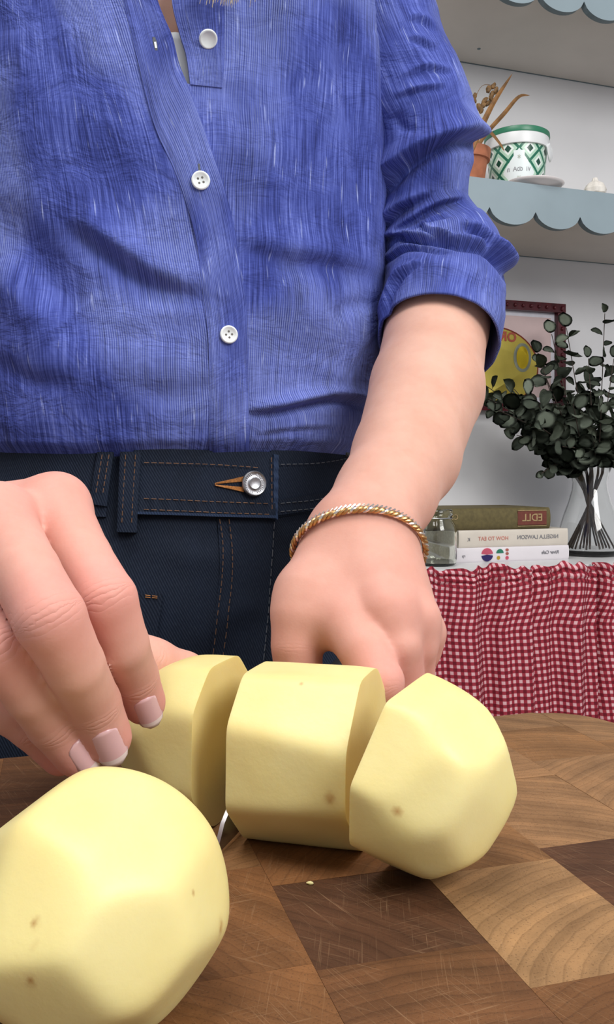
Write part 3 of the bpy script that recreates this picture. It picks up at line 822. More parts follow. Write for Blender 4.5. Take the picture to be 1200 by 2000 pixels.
bm = bmesh.new(); tube(bm, [Vector(p) for p in cat([tuple(p) for p in pts], 24)], .0005, 6); bm_obj('stem', bm, M['seed'], sr)
for (x, y) in ((964, 168), (970, 176), (962, 184), (960, 192), (948, 196), (953, 202), (944, 206), (940, 214), (936, 208), (928, 188), (925, 196), (955, 174)):
    t, z = wp(x, y, .15); bm = bmesh.new()
    lathe(bm, [(0, -.010), (.0035, -.006), (.0048, 0), (.003, .006), (0, .008)], 8)
    for v in bm.verts: v.co.x += rs.uniform(-.001, .001); v.co.z *= rs.uniform(.7, 1.0)
    bm.transform(Matrix.Translation(RM(t, .15, z) - sr.location) @ Matrix.Rotation(rs.uniform(-1, 1), 4, 'Y'))
    bm_obj('seed_head', bm, M['seed'], sr)
gl = empty('garlic_bulb', RM(shelf_pt(1163, .235), .235, SH_TOP)); tag(gl, 'small white garlic bulb on the lower shelf near the picture edge', 'garlic')
bm = bmesh.new(); lathe(bm, [(0, 0), (.010, .001), (.0185, .008), (.020, .016), (.015, .025), (.006, .031), (.004, .037), (0, .038)], 40)
for v in bm.verts:
    a = math.atan2(v.co.y, v.co.x); k = 1 + .07 * math.cos(a * 7); v.co.x *= k; v.co.y *= k
bm_obj('bulb', bm, M['garlic'], gl)

# ------------------------------------------------------------ counter and chopping board
BT = CZ - .14                      # top of the board
TB = R(16.0)
S_ = Vector((math.cos(TB), math.sin(TB), 0)); Q_ = Vector((-math.sin(TB), math.cos(TB), 0))
def BD(s, q, z=0): return S_ * s + Q_ * q + Vector((0, 0, z))
CT = BT - .040
cn = empty('kitchen_counter', BD(0, .1, 0)); tag(cn, 'kitchen counter under the chopping board, hidden by it from above', 'counter')
inv = Matrix.Translation(-cn.location)
def bd_box(bm, s0, s1, q0, q1, z0, z1):
    vs = [bm.verts.new(BD(s, q, z)) for s in (s0, s1) for q in (q0, q1) for z in (z0, z1)]
    for f in ((0, 1, 3, 2), (4, 6, 7, 5), (0, 4, 5, 1), (2, 3, 7, 6), (0, 2, 6, 4), (1, 5, 7, 3)): bm.faces.new([vs[i] for i in f])
bm = bmesh.new(); bd_box(bm, -.75, .45, -.25, .462, CT - .03, CT); bevel(bm, .002); bm.transform(inv); bm_obj('worktop', bm, M['counter'], cn)
bm = bmesh.new(); bd_box(bm, -.73, .43, -.22, .40, .0, CT - .03); bm.transform(inv); bm_obj('carcass', bm, M['cabinet'], cn, smooth=False)

board = empty('chopping_board', BD(.07, .28, CT)); tag(board, 'large end-grain wooden chopping board of light and dark blocks under the potatoes', 'chopping board')
s0b, s1b, q0b, q1b, rc = -.18, .305, .09, .459, .035
outline = []
for (cx, cy, a0) in ((s1b - rc, q1b - rc, 0), (s0b + rc, q1b - rc, 90), (s0b + rc, q0b + rc, 180), (s1b - rc, q0b + rc, 270)):
    for i in range(9):
        a = R(a0 + 90 * i / 8); outline.append((cx + rc * math.cos(a), cy + rc * math.sin(a)))
def clip_poly(poly, clipper):
    out = poly
    for i in range(len(clipper)):
        a, b_ = clipper[i], clipper[(i + 1) % len(clipper)]
        ex, ey = b_[0] - a[0], b_[1] - a[1]
        if abs(ex) + abs(ey) < 1e-9: continue
        side = lambda p: ex * (p[1] - a[1]) - ey * (p[0] - a[0])
        res = []
        for j in range(len(out)):
            p, q = out[j], out[(j + 1) % len(out)]; sp_, sq = side(p), side(q)
            if sp_ >= -1e-10: res.append(p)
            if (sp_ > 1e-10 and sq < -1e-10) or (sp_ < -1e-10 and sq > 1e-10):
                t = sp_ / (sp_ - sq); res.append((p[0] + t * (q[0] - p[0]), p[1] + t * (q[1] - p[1])))
        out = res
        if len(out) < 3: return []
    ded = []
    for p in out:
        if not ded or (abs(p[0] - ded[-1][0]) + abs(p[1] - ded[-1][1])) > 1e-5: ded.append(p)
    if len(ded) > 1 and abs(ded[0][0] - ded[-1][0]) + abs(ded[0][1] - ded[-1][1]) < 1e-5: ded.pop()
    return ded
LIGHT = (.31, .180, .085); MIDL = (.245, .125, .052); MID = (.175, .078, .030); DARK = (.082, .036, .018); MDK = (.125, .055, .023); TAN = (.27, .150, .072)
cols = [-.18, -.1257, -.0757, -.0257, .0243, .0705, .1243, .1743, .2243, .2743, .31]
rows = {
 0: [.09, .17, .25, .32, .39, .46], 1: [.09, .14, .21, .28, .35, .42, .46], 2: [.09, .16, .235, .30, .37, .43, .46],
 3: [.09, .13, .20, .265, .34, .41, .46], 4: [.09, .165, .24, .305, .375, .44, .46],
 5: [.09, .16, .2362, .289, .36, .425, .46], 6: [.09, .14, .2118, .2815, .355, .42, .46],
 7: [.09, .15, .215, .2906, .36, .4186, .46], 8: [.09, .17, .24, .31, .38, .43, .46], 9: [.09, .20, .30, .40, .46]}
colr = {(5, 0): MID, (5, 1): MDK, (5, 2): DARK, (5, 3): MID, (5, 4): MDK, (6, 0): MDK, (6, 1): MIDL, (6, 2): LIGHT, (6, 3): MIDL, (6, 4): TAN, (6, 5): MIDL,
        (7, 0): MID, (7, 1): MIDL, (7, 2): DARK, (7, 3): TAN, (7, 4): TAN, (7, 5): MIDL, (4, 0): MDK, (4, 1): MID, (4, 2): MID, (4, 3): MIDL, (4, 4): MDK,
        (8, 2): MDK, (8, 3): TAN, (8, 4): MIDL, (8, 5): TAN, (9, 3): TAN, (3, 2): MDK, (3, 3): MID}
colr[(6, 1)] = MID; colr[(6, 2)] = LIGHT
pal = [MID, MDK, MIDL, MID, DARK, MDK]
rs2 = random.Random(5)
for ci in range(len(cols) - 1):
    for ri in range(len(rows[ci]) - 1):
        a, b_ = cols[ci], cols[ci + 1]; c_, d_ = rows[ci][ri], rows[ci][ri + 1]
        g = .00004
        poly = clip_poly([(a + g, c_ + g), (b_ - g, c_ + g), (b_ - g, d_ - g), (a + g, d_ - g)], outline)
        if len(poly) < 3: continue
        cx = sum(p[0] for p in poly) / len(poly); cy = sum(p[1] for p in poly) / len(poly)
        bm = bmesh.new(); top = BT - CT + rs2.uniform(-.00012, .00005)
        V0 = [bm.verts.new((p[0] - cx, p[1] - cy, 0)) for p in poly]; V1 = [bm.verts.new((p[0] - cx, p[1] - cy, top)) for p in poly]
        n = len(poly); bm.faces.new(V0[::-1]); bm.faces.new(V1)
        for i in range(n): bm.faces.new((V0[i], V0[(i + 1) % n], V1[(i + 1) % n], V1[i]))
        # rounded arris on the outer rim only
        rim = []
        for e in bm.edges:
            m_ = (e.verts[0].co + e.verts[1].co) / 2
            if e.verts[0].co.z > top - 1e-6 and e.verts[1].co.z > top - 1e-6:
                sx, sy = m_.x + cx, m_.y + cy
                if sy > q1b - .003 or sx > s1b - .003 or sx < s0b + .003 or (sx > s1b - rc and sy > q1b - rc and (sx - s1b + rc) ** 2 + (sy - q1b + rc) ** 2 > (rc - .003) ** 2): rim.append(e)
        if rim: bmesh.ops.bevel(bm, geom=rim, offset=.0022, segments=3, affect='EDGES', profile=.5)
        o = bm_obj('block', bm, M['wood'], board, smooth=False)
        o.matrix_parent_inverse = Matrix.Identity(4)
        o.location = BD(cx, cy, CT) - board.location; o.rotation_euler = (0, 0, TB)
        col = colr.get((ci, ri), rs2.choice(pal)); o.color = (*col, 1)

# ------------------------------------------------------------ potatoes
def potato(name, axes, facets, label, pw=34, sub=6, cuts=(), spots=(), group=None, bumpy=.012, seed=0, shape=None):
    bm = bmesh.new(); bmesh.ops.create_icosphere(bm, subdivisions=sub, radius=1)
    for v in bm.verts:
        d = v.co.normalized(); s = 0.0
        q = math.sqrt((d.x / axes[0]) ** 2 + (d.y / axes[1]) ** 2 + (d.z / axes[2]) ** 2)
        s += (q * .985) ** pw
        for (n, dist) in facets:
            c = d.dot(n) / dist
            if c > 0: s += c ** pw
        r = s ** (-1 / pw)
        r *= 1 + bumpy * .5 * noise.noise(d * 2.2 + Vector((seed, 0, 0)))
        v.co = d * r
        if shape: v.co = shape(v.co)
    cutlay = None
    for (co, no) in cuts:
        r = bmesh.ops.bisect_plane(bm, geom=list(bm.verts) + list(bm.edges) + list(bm.faces), plane_co=co, plane_no=no, clear_outer=True, dist=1e-6)
        ed = [e for e in r['geom_cut'] if isinstance(e, bmesh.types.BMEdge)]
        f = bmesh.ops.edgeloop_fill(bm, edges=ed)['faces']
        for ff in f:
            # softened rim so light catches the arris
            pass
    me = bpy.data.meshes.new(name)
    bmesh.ops.recalc_face_normals(bm, faces=bm.faces)
    n = len(bm.verts)
    bm.faces.ensure_lookup_table()
    big = [f.index for f in bm.faces if len(f.verts) > 12]
    bmesh.ops.triangulate(bm, faces=[bm.faces[i] for i in big])
    bm.to_mesh(me); bm.free()
    o = mesh_obj(name, me, M['potato']); me.set_sharp_from_angle(angle=R(38))
    cut = me.attributes.new('cut', 'FLOAT', 'POINT'); sp_ = me.attributes.new('spot', 'FLOAT', 'POINT')
    return o
def facet(ang, tilt, d):
    a = R(ang); t = R(tilt)
    return (Vector((math.sin(t), math.cos(a) * math.cos(t), math.sin(a) * math.cos(t))), d)
# one long potato cut in three; local X along the potato, cut planes across it
FAC = [facet(90, 0, .0322), facet(135, 3, .0325), facet(178, -2, .0320), facet(226, 2, .0315), facet(270, 0, .0322), facet(315, 3, .0325), facet(2, 0, .0322), facet(46, -3, .0325),
       facet(100, -52, .050), facet(160, -40, .0445), facet(215, -48, .047), facet(280, -44, .047), facet(20, -45, .047), facet(60, -44, .047),
       facet(110, 50, .0515), facet(165, 36, .0455), facet(225, 48, .049), facet(285, 46, .050), facet(20, 45, .049), facet(70, 38, .047), facet(180, 66, .063)]
AX = (.0770, .0372, .0368)
PZ = BT + .0325
def sit(o, mtx):
    o.matrix_world = mtx
    bpy.context.view_layer.update()
    zmin = min((mtx @ v.co).z for v in o.data.vertices)
    o.matrix_world = Matrix.Translation((0, 0, BT + .0002 - zmin)) @ mtx
def mark_cut(o, planes, spots=(), sr=.0016):
    me = o.data; co = np.empty(len(me.vertices) * 3); me.vertices.foreach_get('co', co); co = co.reshape(-1, 3)
    c = np.zeros(len(co))
    for x in planes: c = np.maximum(c, (np.abs(co[:, 0] - x) < 2e-5).astype(float))
    me.attributes['cut'].data.foreach_set('value', c.astype(np.float32))
    # spots given as pixels -> nearest visible surface point
    mw = o.matrix_world; bv = BVHTree.FromPolygons([mw @ v.co for v in me.vertices], [p.vertices[:] for p in me.polygons])
    s = np.zeros(len(co)); im = mw.inverted()
    for (px, py, r, el) in spots:
        d = (P(px, py, 1) - Vector((0, 0, CZ))); h = bv.ray_cast(Vector((0, 0, CZ)), d)
        if h[0] is None: continue
        q = np.array(im @ h[0]); dv = co - q
        dw = dv @ np.array(mw.to_3x3().transposed())
        rr = np.sqrt(dw[:, 0] ** 2 + dw[:, 1] ** 2 + (dw[:, 2] / el) ** 2)
        s = np.maximum(s, np.exp(-(rr / r) ** 2) * .9)
    me.attributes['spot'].data.foreach_set('value', s.astype(np.float32))
PA = R(-18)
def pmat(px, d, z, yaw=PA, roll=0, pitch=0):
    return Matrix.Translation(Vector(((px - 600) / F * d, d, z))) @ Matrix.Rotation(yaw, 4, 'Z') @ Matrix.Rotation(pitch, 4, 'Y') @ Matrix.Rotation(roll, 4, 'X')
c1, c2 = -.0255, .0290
FACL = FAC[:8] + [facet(85, -33, .0515), facet(140, -30, .0500), facet(200, -34, .0510), facet(255, -31, .0505), facet(310, -34, .051), facet(20, -30, .051)]
pl = potato('potato_piece', (.098, .0372, .0368), FACL, '', cuts=[(Vector((c1, 0, 0)), Vector((1, 0, 0)))])
tag(pl, 'left end piece of the cut peeled potato, held by the fingertips', 'potato piece')
sit(pl, pmat(556, .349, PZ, PA - R(2)))
mark_cut(pl, [c1], [(352, 1545, .0007, 1)])
pm = potato('potato_piece', AX, FAC, '', cuts=[(Vector((c2 - .001, 0, 0)), Vector((1, 0, 0))), (Vector((c1 + .008, 0, 0)), Vector((-1, 0, 0)))])
tag(pm, 'middle barrel-shaped piece of the cut peeled potato behind the knife tip', 'potato piece')
sit(pm, pmat(584, .341, PZ, PA - R(0)))
mark_cut(pm, [c2 - .001, c1 + .008], [(645, 1560, .0016, 1.2), (590, 1335, .0005, 1)])
FAC2 = FAC[:8] + [facet(90, 38, .0530), facet(150, 32, .0505), facet(205, 40, .0545), facet(255, 36, .0520), facet(310, 42, .053), facet(20, 40, .053), facet(190, 74, .0640), facet(80, 80, .0655), facet(280, 66, .0645), facet(130, 60, .0635)]
prt = potato('potato_piece', (.082, .0380, .0376), FAC2, '', cuts=[(Vector((c2, 0, 0)), Vector((-1, 0, 0)))], pw=60)
tag(prt, 'right end piece of the cut peeled potato, tipped over beside the others', 'potato piece')
sit(prt, pmat(662, .330, PZ, PA - R(20), R(12), R(8)) @ Matrix.Scale(1.01, 4))
mark_cut(prt, [c2], [(775, 1585, .0008, 1), (925, 1583, .0005, 1), (840, 1445, .0005, 1)])
FW = [(Vector((.1, -.35, .93)).normalized(), .0325), (Vector((.62, -.2, .76)).normalized(), .0320), (Vector((.95, -.25, .25)).normalized(), .0330), (Vector((.55, -.80, .15)).normalized(), .0330),
      (Vector((-.25, -.80, .55)).normalized(), .0330), (Vector((-.1, -.93, -.36)).normalized(), .0330), (Vector((-.75, -.5, .4)).normalized(), 0.0335), (Vector((.75, -.35, -.5)).normalized(), .0320),
      (Vector((.3, -.62, -.72)).normalized(), .0322), (Vector((-.5, -.5, -.7)).normalized(), .033), (Vector((-.6, .1, .8)).normalized(), .0335), (Vector((0, 0, -1)), .0305), (Vector((.3, .9, .2)).normalized(), .034),
      (Vector((.4, -.55, .72)).normalized(), .0338)]
pw_ = potato('potato', (.0352, .0352, .0342), [(n_, d_ * .925) for n_, d_ in FW], '', sub=6, seed=3, pw=27)
tag(pw_, 'whole peeled potato in the left foreground of the chopping board', 'potato')
sit(pw_, pmat(184, .2245, BT + .031, 0))
mark_cut(pw_, [], [(60, 1917, .0008, 1.9), (68, 1802, .0007, 1.8), (67, 1845, .0005, 1), (14, 1546, .0006, 1.3), (432, 1812, .0009, 2.2), (378, 1742, .0004, 1), (118, 1520, .0004, 1)])
# tiny crumb
bm = bmesh.new(); bmesh.ops.create_icosphere(bm, subdivisions=2, radius=.0006)
for v in bm.verts: v.co.x *= 2.2; v.co *= 1 + .3 * noise.noise(v.co * 900)
bm.transform(Matrix.Translation(Vector(((606 - 600) / F * .2985, .2985, BT + .0005)))); o = bm_obj('potato_crumb', bm, M['potato']); tag(o, 'tiny pale potato crumb lying alone on the dark wood', 'crumb')

# ------------------------------------------------------------ knife
K0 = Vector((-.0335, .3185, BT + .0003)); ka_ = R(18.5); kd_ = Vector((math.sin(ka_), math.cos(ka_), 0))
knife = empty('kitchen_knife', K0); tag(knife, 'kitchen knife with its steel tip between two potato pieces, handle inside the fist', 'knife')
kx = Vector((kd_.y, -kd_.x, 0))
bm = bmesh.new(); prof = []
L_ = .098
secs = []
for i in range(17):
    f = i / 16; y = L_ * f
    zt = .022 * (1 - (1 - min(1, f / .62)) ** 2) ** .62 + .0022; ze = .0006 * (1 - f) ** 2
    secs.append((y, ze, zt))
prev = None
lift = lambda y: .006 * (y / L_) ** 1.5
for (y, ze, zt) in secs:
    c = kd_ * y; th = .0008
    ring = [bm.verts.new(c + Vector((0, 0, ze + lift(y)))), bm.verts.new(c + kx * th + Vector((0, 0, ze + (zt - ze) * .35 + lift(y)))), bm.verts.new(c + kx * th + Vector((0, 0, zt + lift(y)))),
            bm.verts.new(c - kx * th + Vector((0, 0, zt + lift(y)))), bm.verts.new(c - kx * th + Vector((0, 0, ze + (zt - ze) * .35 + lift(y))))]
    if prev:
        for k_ in range(5): bm.faces.new((prev[k_], prev[(k_ + 1) % 5], ring[(k_ + 1) % 5], ring[k_]))
    else: bm.faces.new(ring)
    prev = ring
bm.faces.new(prev[::-1]); bm_obj('blade', bm, M['steel'], knife, sharp=25)
bm = bmesh.new()
hp = [kd_ * (L_ + t) + Vector((0, 0, .0185 + lift(L_) + .05 * t)) for t in (-.002, .004, .02, .05, .08, .098, .104)]
tube(bm, hp, [.006, .0095, .0105, .0098, .0112, .0115, .008], 14, flat=.62)
bm_obj('handle', bm, M['handle'], knife)

# ------------------------------------------------------------ SDF body (surface nets)
def surface_nets(Fv, org, h):
    ins = Fv < 0
    nx, ny, nz = Fv.shape
    cs = [(i, j, k) for i in (0, 1) for j in (0, 1) for k in (0, 1)]
    cnt = np.zeros((nx - 1, ny - 1, nz - 1), np.int8)
    for (i, j, k) in cs: cnt += ins[i:nx - 1 + i, j:ny - 1 + j, k:nz - 1 + k]
    act = (cnt > 0) & (cnt < 8)
    I = np.argwhere(act)
    vid = -np.ones(act.shape, np.int64); vid[act] = np.arange(len(I))
    pos = np.zeros((len(I), 3)); num = np.zeros(len(I))
    for a in cs:
        for ax in range(3):
            if a[ax]: continue
            b = list(a); b[ax] = 1
            va = Fv[I[:, 0] + a[0], I[:, 1] + a[1], I[:, 2] + a[2]]; vb = Fv[I[:, 0] + b[0], I[:, 1] + b[1], I[:, 2] + b[2]]
            m_ = (va < 0) != (vb < 0); t = np.where(m_, va / np.where(m_, va - vb, 1), 0)
            for c in range(3): pos[:, c] += np.where(m_, a[c] + (t if c == ax else 0), 0)
            num += m_
    V = org + h * (I + pos / num[:, None])
    Q = []
    for ax in range(3):
        o1, o2 = [(1, 2), (2, 0), (0, 1)][ax]
        sl0 = [slice(None)] * 3; sl1 = [slice(None)] * 3
        sl0[ax] = slice(0, -1); sl1[ax] = slice(1, None)
        ch = ins[tuple(sl0)] != ins[tuple(sl1)]
        J = np.argwhere(ch)
        ok = (J[:, o1] > 0) & (J[:, o2] > 0) & (J[:, o1] < Fv.shape[o1] - 1) & (J[:, o2] < Fv.shape[o2] - 1); J = J[ok]
        def vv(d1, d2):
            K = J.copy(); K[:, o1] += d1; K[:, o2] += d2; return vid[K[:, 0], K[:, 1], K[:, 2]]
        q = np.stack([vv(-1, -1), vv(0, -1), vv(0, 0), vv(-1, 0)], 1)
        inn = ins[J[:, 0], J[:, 1], J[:, 2]]
        q[~inn] = q[~inn][:, ::-1]; Q.append(q)
    return V, np.vstack(Q)
def smin(a, b, k):
    h = np.clip(.5 + .5 * (b - a) / k, 0, 1); return b + (a - b) * h - k * h * (1 - h)
def seg(X, a, b, ra, rb):
    a = np.array(a); b = np.array(b); ba = b - a; pa = [X[i] - a[i] for i in range(3)]
    t = np.clip((pa[0] * ba[0] + pa[1] * ba[1] + pa[2] * ba[2]) / (ba @ ba), 0, 1)
    return np.sqrt(sum((pa[i] - ba[i] * t) ** 2 for i in range(3))) - (ra + (rb - ra) * t)
def chain(X, pts, k):                 # pts: (Vector, r)
    out = None
    for (a, ra), (b, rb) in zip(pts, pts[1:]):
        s = seg(X, a, b, ra, rb); out = s if out is None else smin(out, s, k)
    return out
def grid(lo, hi, h):
    n = [int(math.ceil((hi[i] - lo[i]) / h)) + 1 for i in range(3)]
    ax = [(lo[i] + h * np.arange(n[i])).astype(np.float32) for i in range(3)]
    return np.meshgrid(*ax, indexing='ij')
def pp3(l): return [(np.array(P(x, y, d)), r) for x, y, d, r in l]

hand_fingers_L = {
 'index': pp3([(108, 992, .318, .0120), (160, 1090, .296, .0100), (208, 1172, .281, .0099), (240, 1260, .288, .0086), (262, 1322, .302, .0084), (281, 1372, .309, .0078)]),
 'middle': pp3([(-6, 1018, .298, .0124), (50, 1120, .270, .0106), (98, 1208, .256, .0105), (146, 1300, .266, .0091), (181, 1374, .282, .0090), (209, 1440, .289, .0083)]),
 'ring': pp3([(-118, 1095, .300, .0118), (-50, 1190, .275, .0100), (4, 1268, .264, .0098), (62, 1352, .272, .0086), (104, 1412, .282, .0084), (150, 1472, .288, .0076)]),
 'pinky': pp3([(-205, 1195, .315, .0102), (-130, 1280, .298, .0088), (-60, 1335, .295, .0088), (20, 1390, .297, .0076), (62, 1420, .299, .0074), (118, 1478, .304, .0066)]),
 'thumb': pp3([(-180, 1190, .372, .0160), (60, 1225, .375, .0125), (190, 1250, .378, .0112), (300, 1296, .384, .0098), (360, 1318, .392, .0092), (400, 1338, .396, .0078)]),
}
WL = (-330, 1040, .392)
palm_L = [pp3([(-330, 1010, .392, .019), (-60, 1012, .335, .0122), (108, 992, .318, .0120)]), pp3([(-330, 1020, .390, .019), (-6, 1018, .298, .0124)]),
          pp3([(-330, 1080, .385, .019), (-118, 1095, .300, .0118)]), pp3([(-330, 1120, .392, .018), (-205, 1195, .315, .0102)]),
          pp3([(-300, 1100, .395, .019), (-60, 1130, .345, .017)]), pp3([(-300, 1080, .40, .018), (-180, 1190, .372, .0160)])]
EL_L = (np.array((-.345, .575, CZ + .115)))
arm_L = [[(np.array(P(-330, 1010, .392)), .0195), ((np.array(P(-330, 1010, .392)) * .45 + EL_L * .55), .030), (EL_L, .036)],
         [(np.array(P(-330, 1110, .392)), .0185), ((np.array(P(-330, 1110, .392)) * .5 + EL_L * .5), .026), (EL_L, .032)]]

hand_fingers_R = {
 'index': pp3([(672, 1205, .398, .0138), (712, 1270, .380, .0112), (742, 1332, .370, .0105), (722, 1395, .384, .0090), (690, 1425, .398, .0086), (652, 1430, .41, .0078)]),
 'middle': pp3([(757, 1192, .392, .0130), (778, 1262, .385, .0105), (786, 1330, .390, .0102), (762, 1385, .405, .0090), (728, 1405, .415, .0086), (690, 1400, .42, .0078)]),
 'ring': pp3([(806, 1212, .400, .0118), (812, 1262, .398, .0100), (808, 1312, .406, .0098), (786, 1362, .42, .0086), (752, 1380, .43, .0082), (715, 1370, .435, .0074)]),
 'pinky': pp3([(826, 1236, .412, .0098), (826, 1272, .415, .0086), (812, 1308, .424, .0086), (788, 1345, .436, .0076), (765, 1352, .445, .0072), (735, 1345, .45, .0066)]),
 'thumb': pp3([(655, 1085, .425, .0185), (604, 1165, .408, .0150), (588, 1205, .402, .0128), (578, 1262, .399, .0100), (584, 1310, .400, .0098), (612, 1375, .405, .0080)]),
}
palm_R = [pp3([(680, 1045, .430, .0178), (672, 1205, .398, .0140)]), pp3([(704, 1045, .428, .0190), (757, 1192, .392, .0132)]),
          pp3([(730, 1050, .430, .0180), (806, 1212, .400, .0120)]), pp3([(738, 1055, .434, .0172), (826, 1236, .412, .0100)]),
          pp3([(700, 1100, .436, .021), (720, 1200, .420, .018)]), pp3([(604, 1165, .408, .0140), (690, 1180, .415, .015)])]
EL_R = np.array(P(868, 565, .622))
arm_R = [pp3([(680, 1035, .430, .0182), (745, 965, .460, .0235), (790, 890, .495, .0282), (834, 760, .548, .0342), (853, 640, .592, .0342), (868, 560, .625, .038)]),
         pp3([(734, 1040, .430, .0178), (770, 965, .462, .0205), (800, 890, .495, .0250), (834, 760, .548, .030)])]

def hand_arm(fing, palm, arm, h, thumbk, vl, el):
    allp = [p for c in list(fing.values()) + palm + arm for p in c]
    lo = np.min([p - r for p, r in allp], 0) - .006; hi = np.max([p + r for p, r in allp], 0) + .006
    X = grid(lo, hi, h)
    body = None
    for c in arm + palm:
        s = chain(X, c, .006); body = s if body is None else smin(body, s, .012 if len(c) > 2 else .009)
    fu = None
    for nme, c in fing.items():
        if nme == 'thumb': continue
        s = chain(X, c, .0014); fu = s if fu is None else smin(fu, s, .0008)
    body = smin(body, fu, .006)
    body = smin(body, chain(X, fing['thumb'], .006), .008)
    V, Fq = surface_nets(body, lo, h)
    return V, Fq
def smooth_mesh(V, Fq, it=2, lam=.5):
    e = np.vstack([Fq[:, [0, 1]], Fq[:, [1, 2]], Fq[:, [2, 3]], Fq[:, [3, 0]]])
    deg = np.bincount(e[:, 0], minlength=len(V)) + np.bincount(e[:, 1], minlength=len(V))
    for _ in range(it):
        S = np.zeros_like(V)
        for c in range(3): S[:, c] = np.bincount(e[:, 0], V[e[:, 1], c], len(V)) + np.bincount(e[:, 1], V[e[:, 0], c], len(V))
        V = V + lam * (S / deg[:, None] - V)
    return V
def skin_attrs(V, fings, cw=1.0):
    red = np.zeros(len(V)); cr = np.zeros(len(V)); crw = np.zeros(len(V))
    camd = np.array((0, 0, CZ))
    for f in fings:
        for nme, c in f.items():
            J = [2, 4] if nme != 'thumb' else [3]
            for j in J:
                p, r = c[j]; ax = c[min(j + 1, len(c) - 1)][0] - c[j - 1][0]; ax = ax / np.linalg.norm(ax)
                dv = V - p; al = dv @ ax; dist = np.linalg.norm(dv, axis=1)
                tocam = camd - p; tocam -= ax * (tocam @ ax); tocam /= np.linalg.norm(tocam)
                dors = np.clip((dv @ tocam) / r, 0, 1)
                side = np.abs(dv @ np.cross(ax, tocam)) / r
                wgt = np.exp(-(al / (.0048 if j == 2 else .0026)) ** 2) * dors * (dist < r * 2.0) * np.clip(1.35 - side, 0, 1)
                bend_al = al + .0022 * side ** 2 * np.sign(al)
                m_ = wgt > crw
                cr[m_] = bend_al[m_]; crw = np.maximum(crw, wgt * (1.0 if j == 2 else .7) * cw)
                red = np.maximum(red, .55 * np.exp(-(dist / (r * 1.35)) ** 2 * 1.0) * (1 if j == 2 else .5))
            p, r = c[-1]; dist = np.linalg.norm(V - p, axis=1)
            red = np.maximum(red, .75 * np.exp(-(dist / .0115) ** 2))
            p, r = c[0]; dist = np.linalg.norm(V - p, axis=1)
            red = np.maximum(red, .22 * np.exp(-(dist / .014) ** 2))
    mc = fings[0]['middle'][0][0]
    red = np.maximum(red, 0) + .34 * np.exp(-(np.linalg.norm(V - mc, axis=1) / .075) ** 2)
    return np.clip(red, 0, 1), cr, crw

# torso frame
PS = R(15); RV = Vector((math.cos(PS), math.sin(PS), 0)); FVv = Vector((math.sin(PS), -math.cos(PS), 0))
TC = Vector((-.092, .622, 0))
def interp(z, tab):
    return float(np.interp(z, [t[0] for t in tab], [t[1] for t in tab]))

VR, FR = hand_arm(hand_fingers_R, palm_R, arm_R, .00125, 0, None, EL_R)
VL, FL = hand_arm(hand_fingers_L, palm_L, arm_L, .00125, 0, None, EL_L)
VR = smooth_mesh(VR, FR, 3); VL = smooth_mesh(VL, FL, 2)
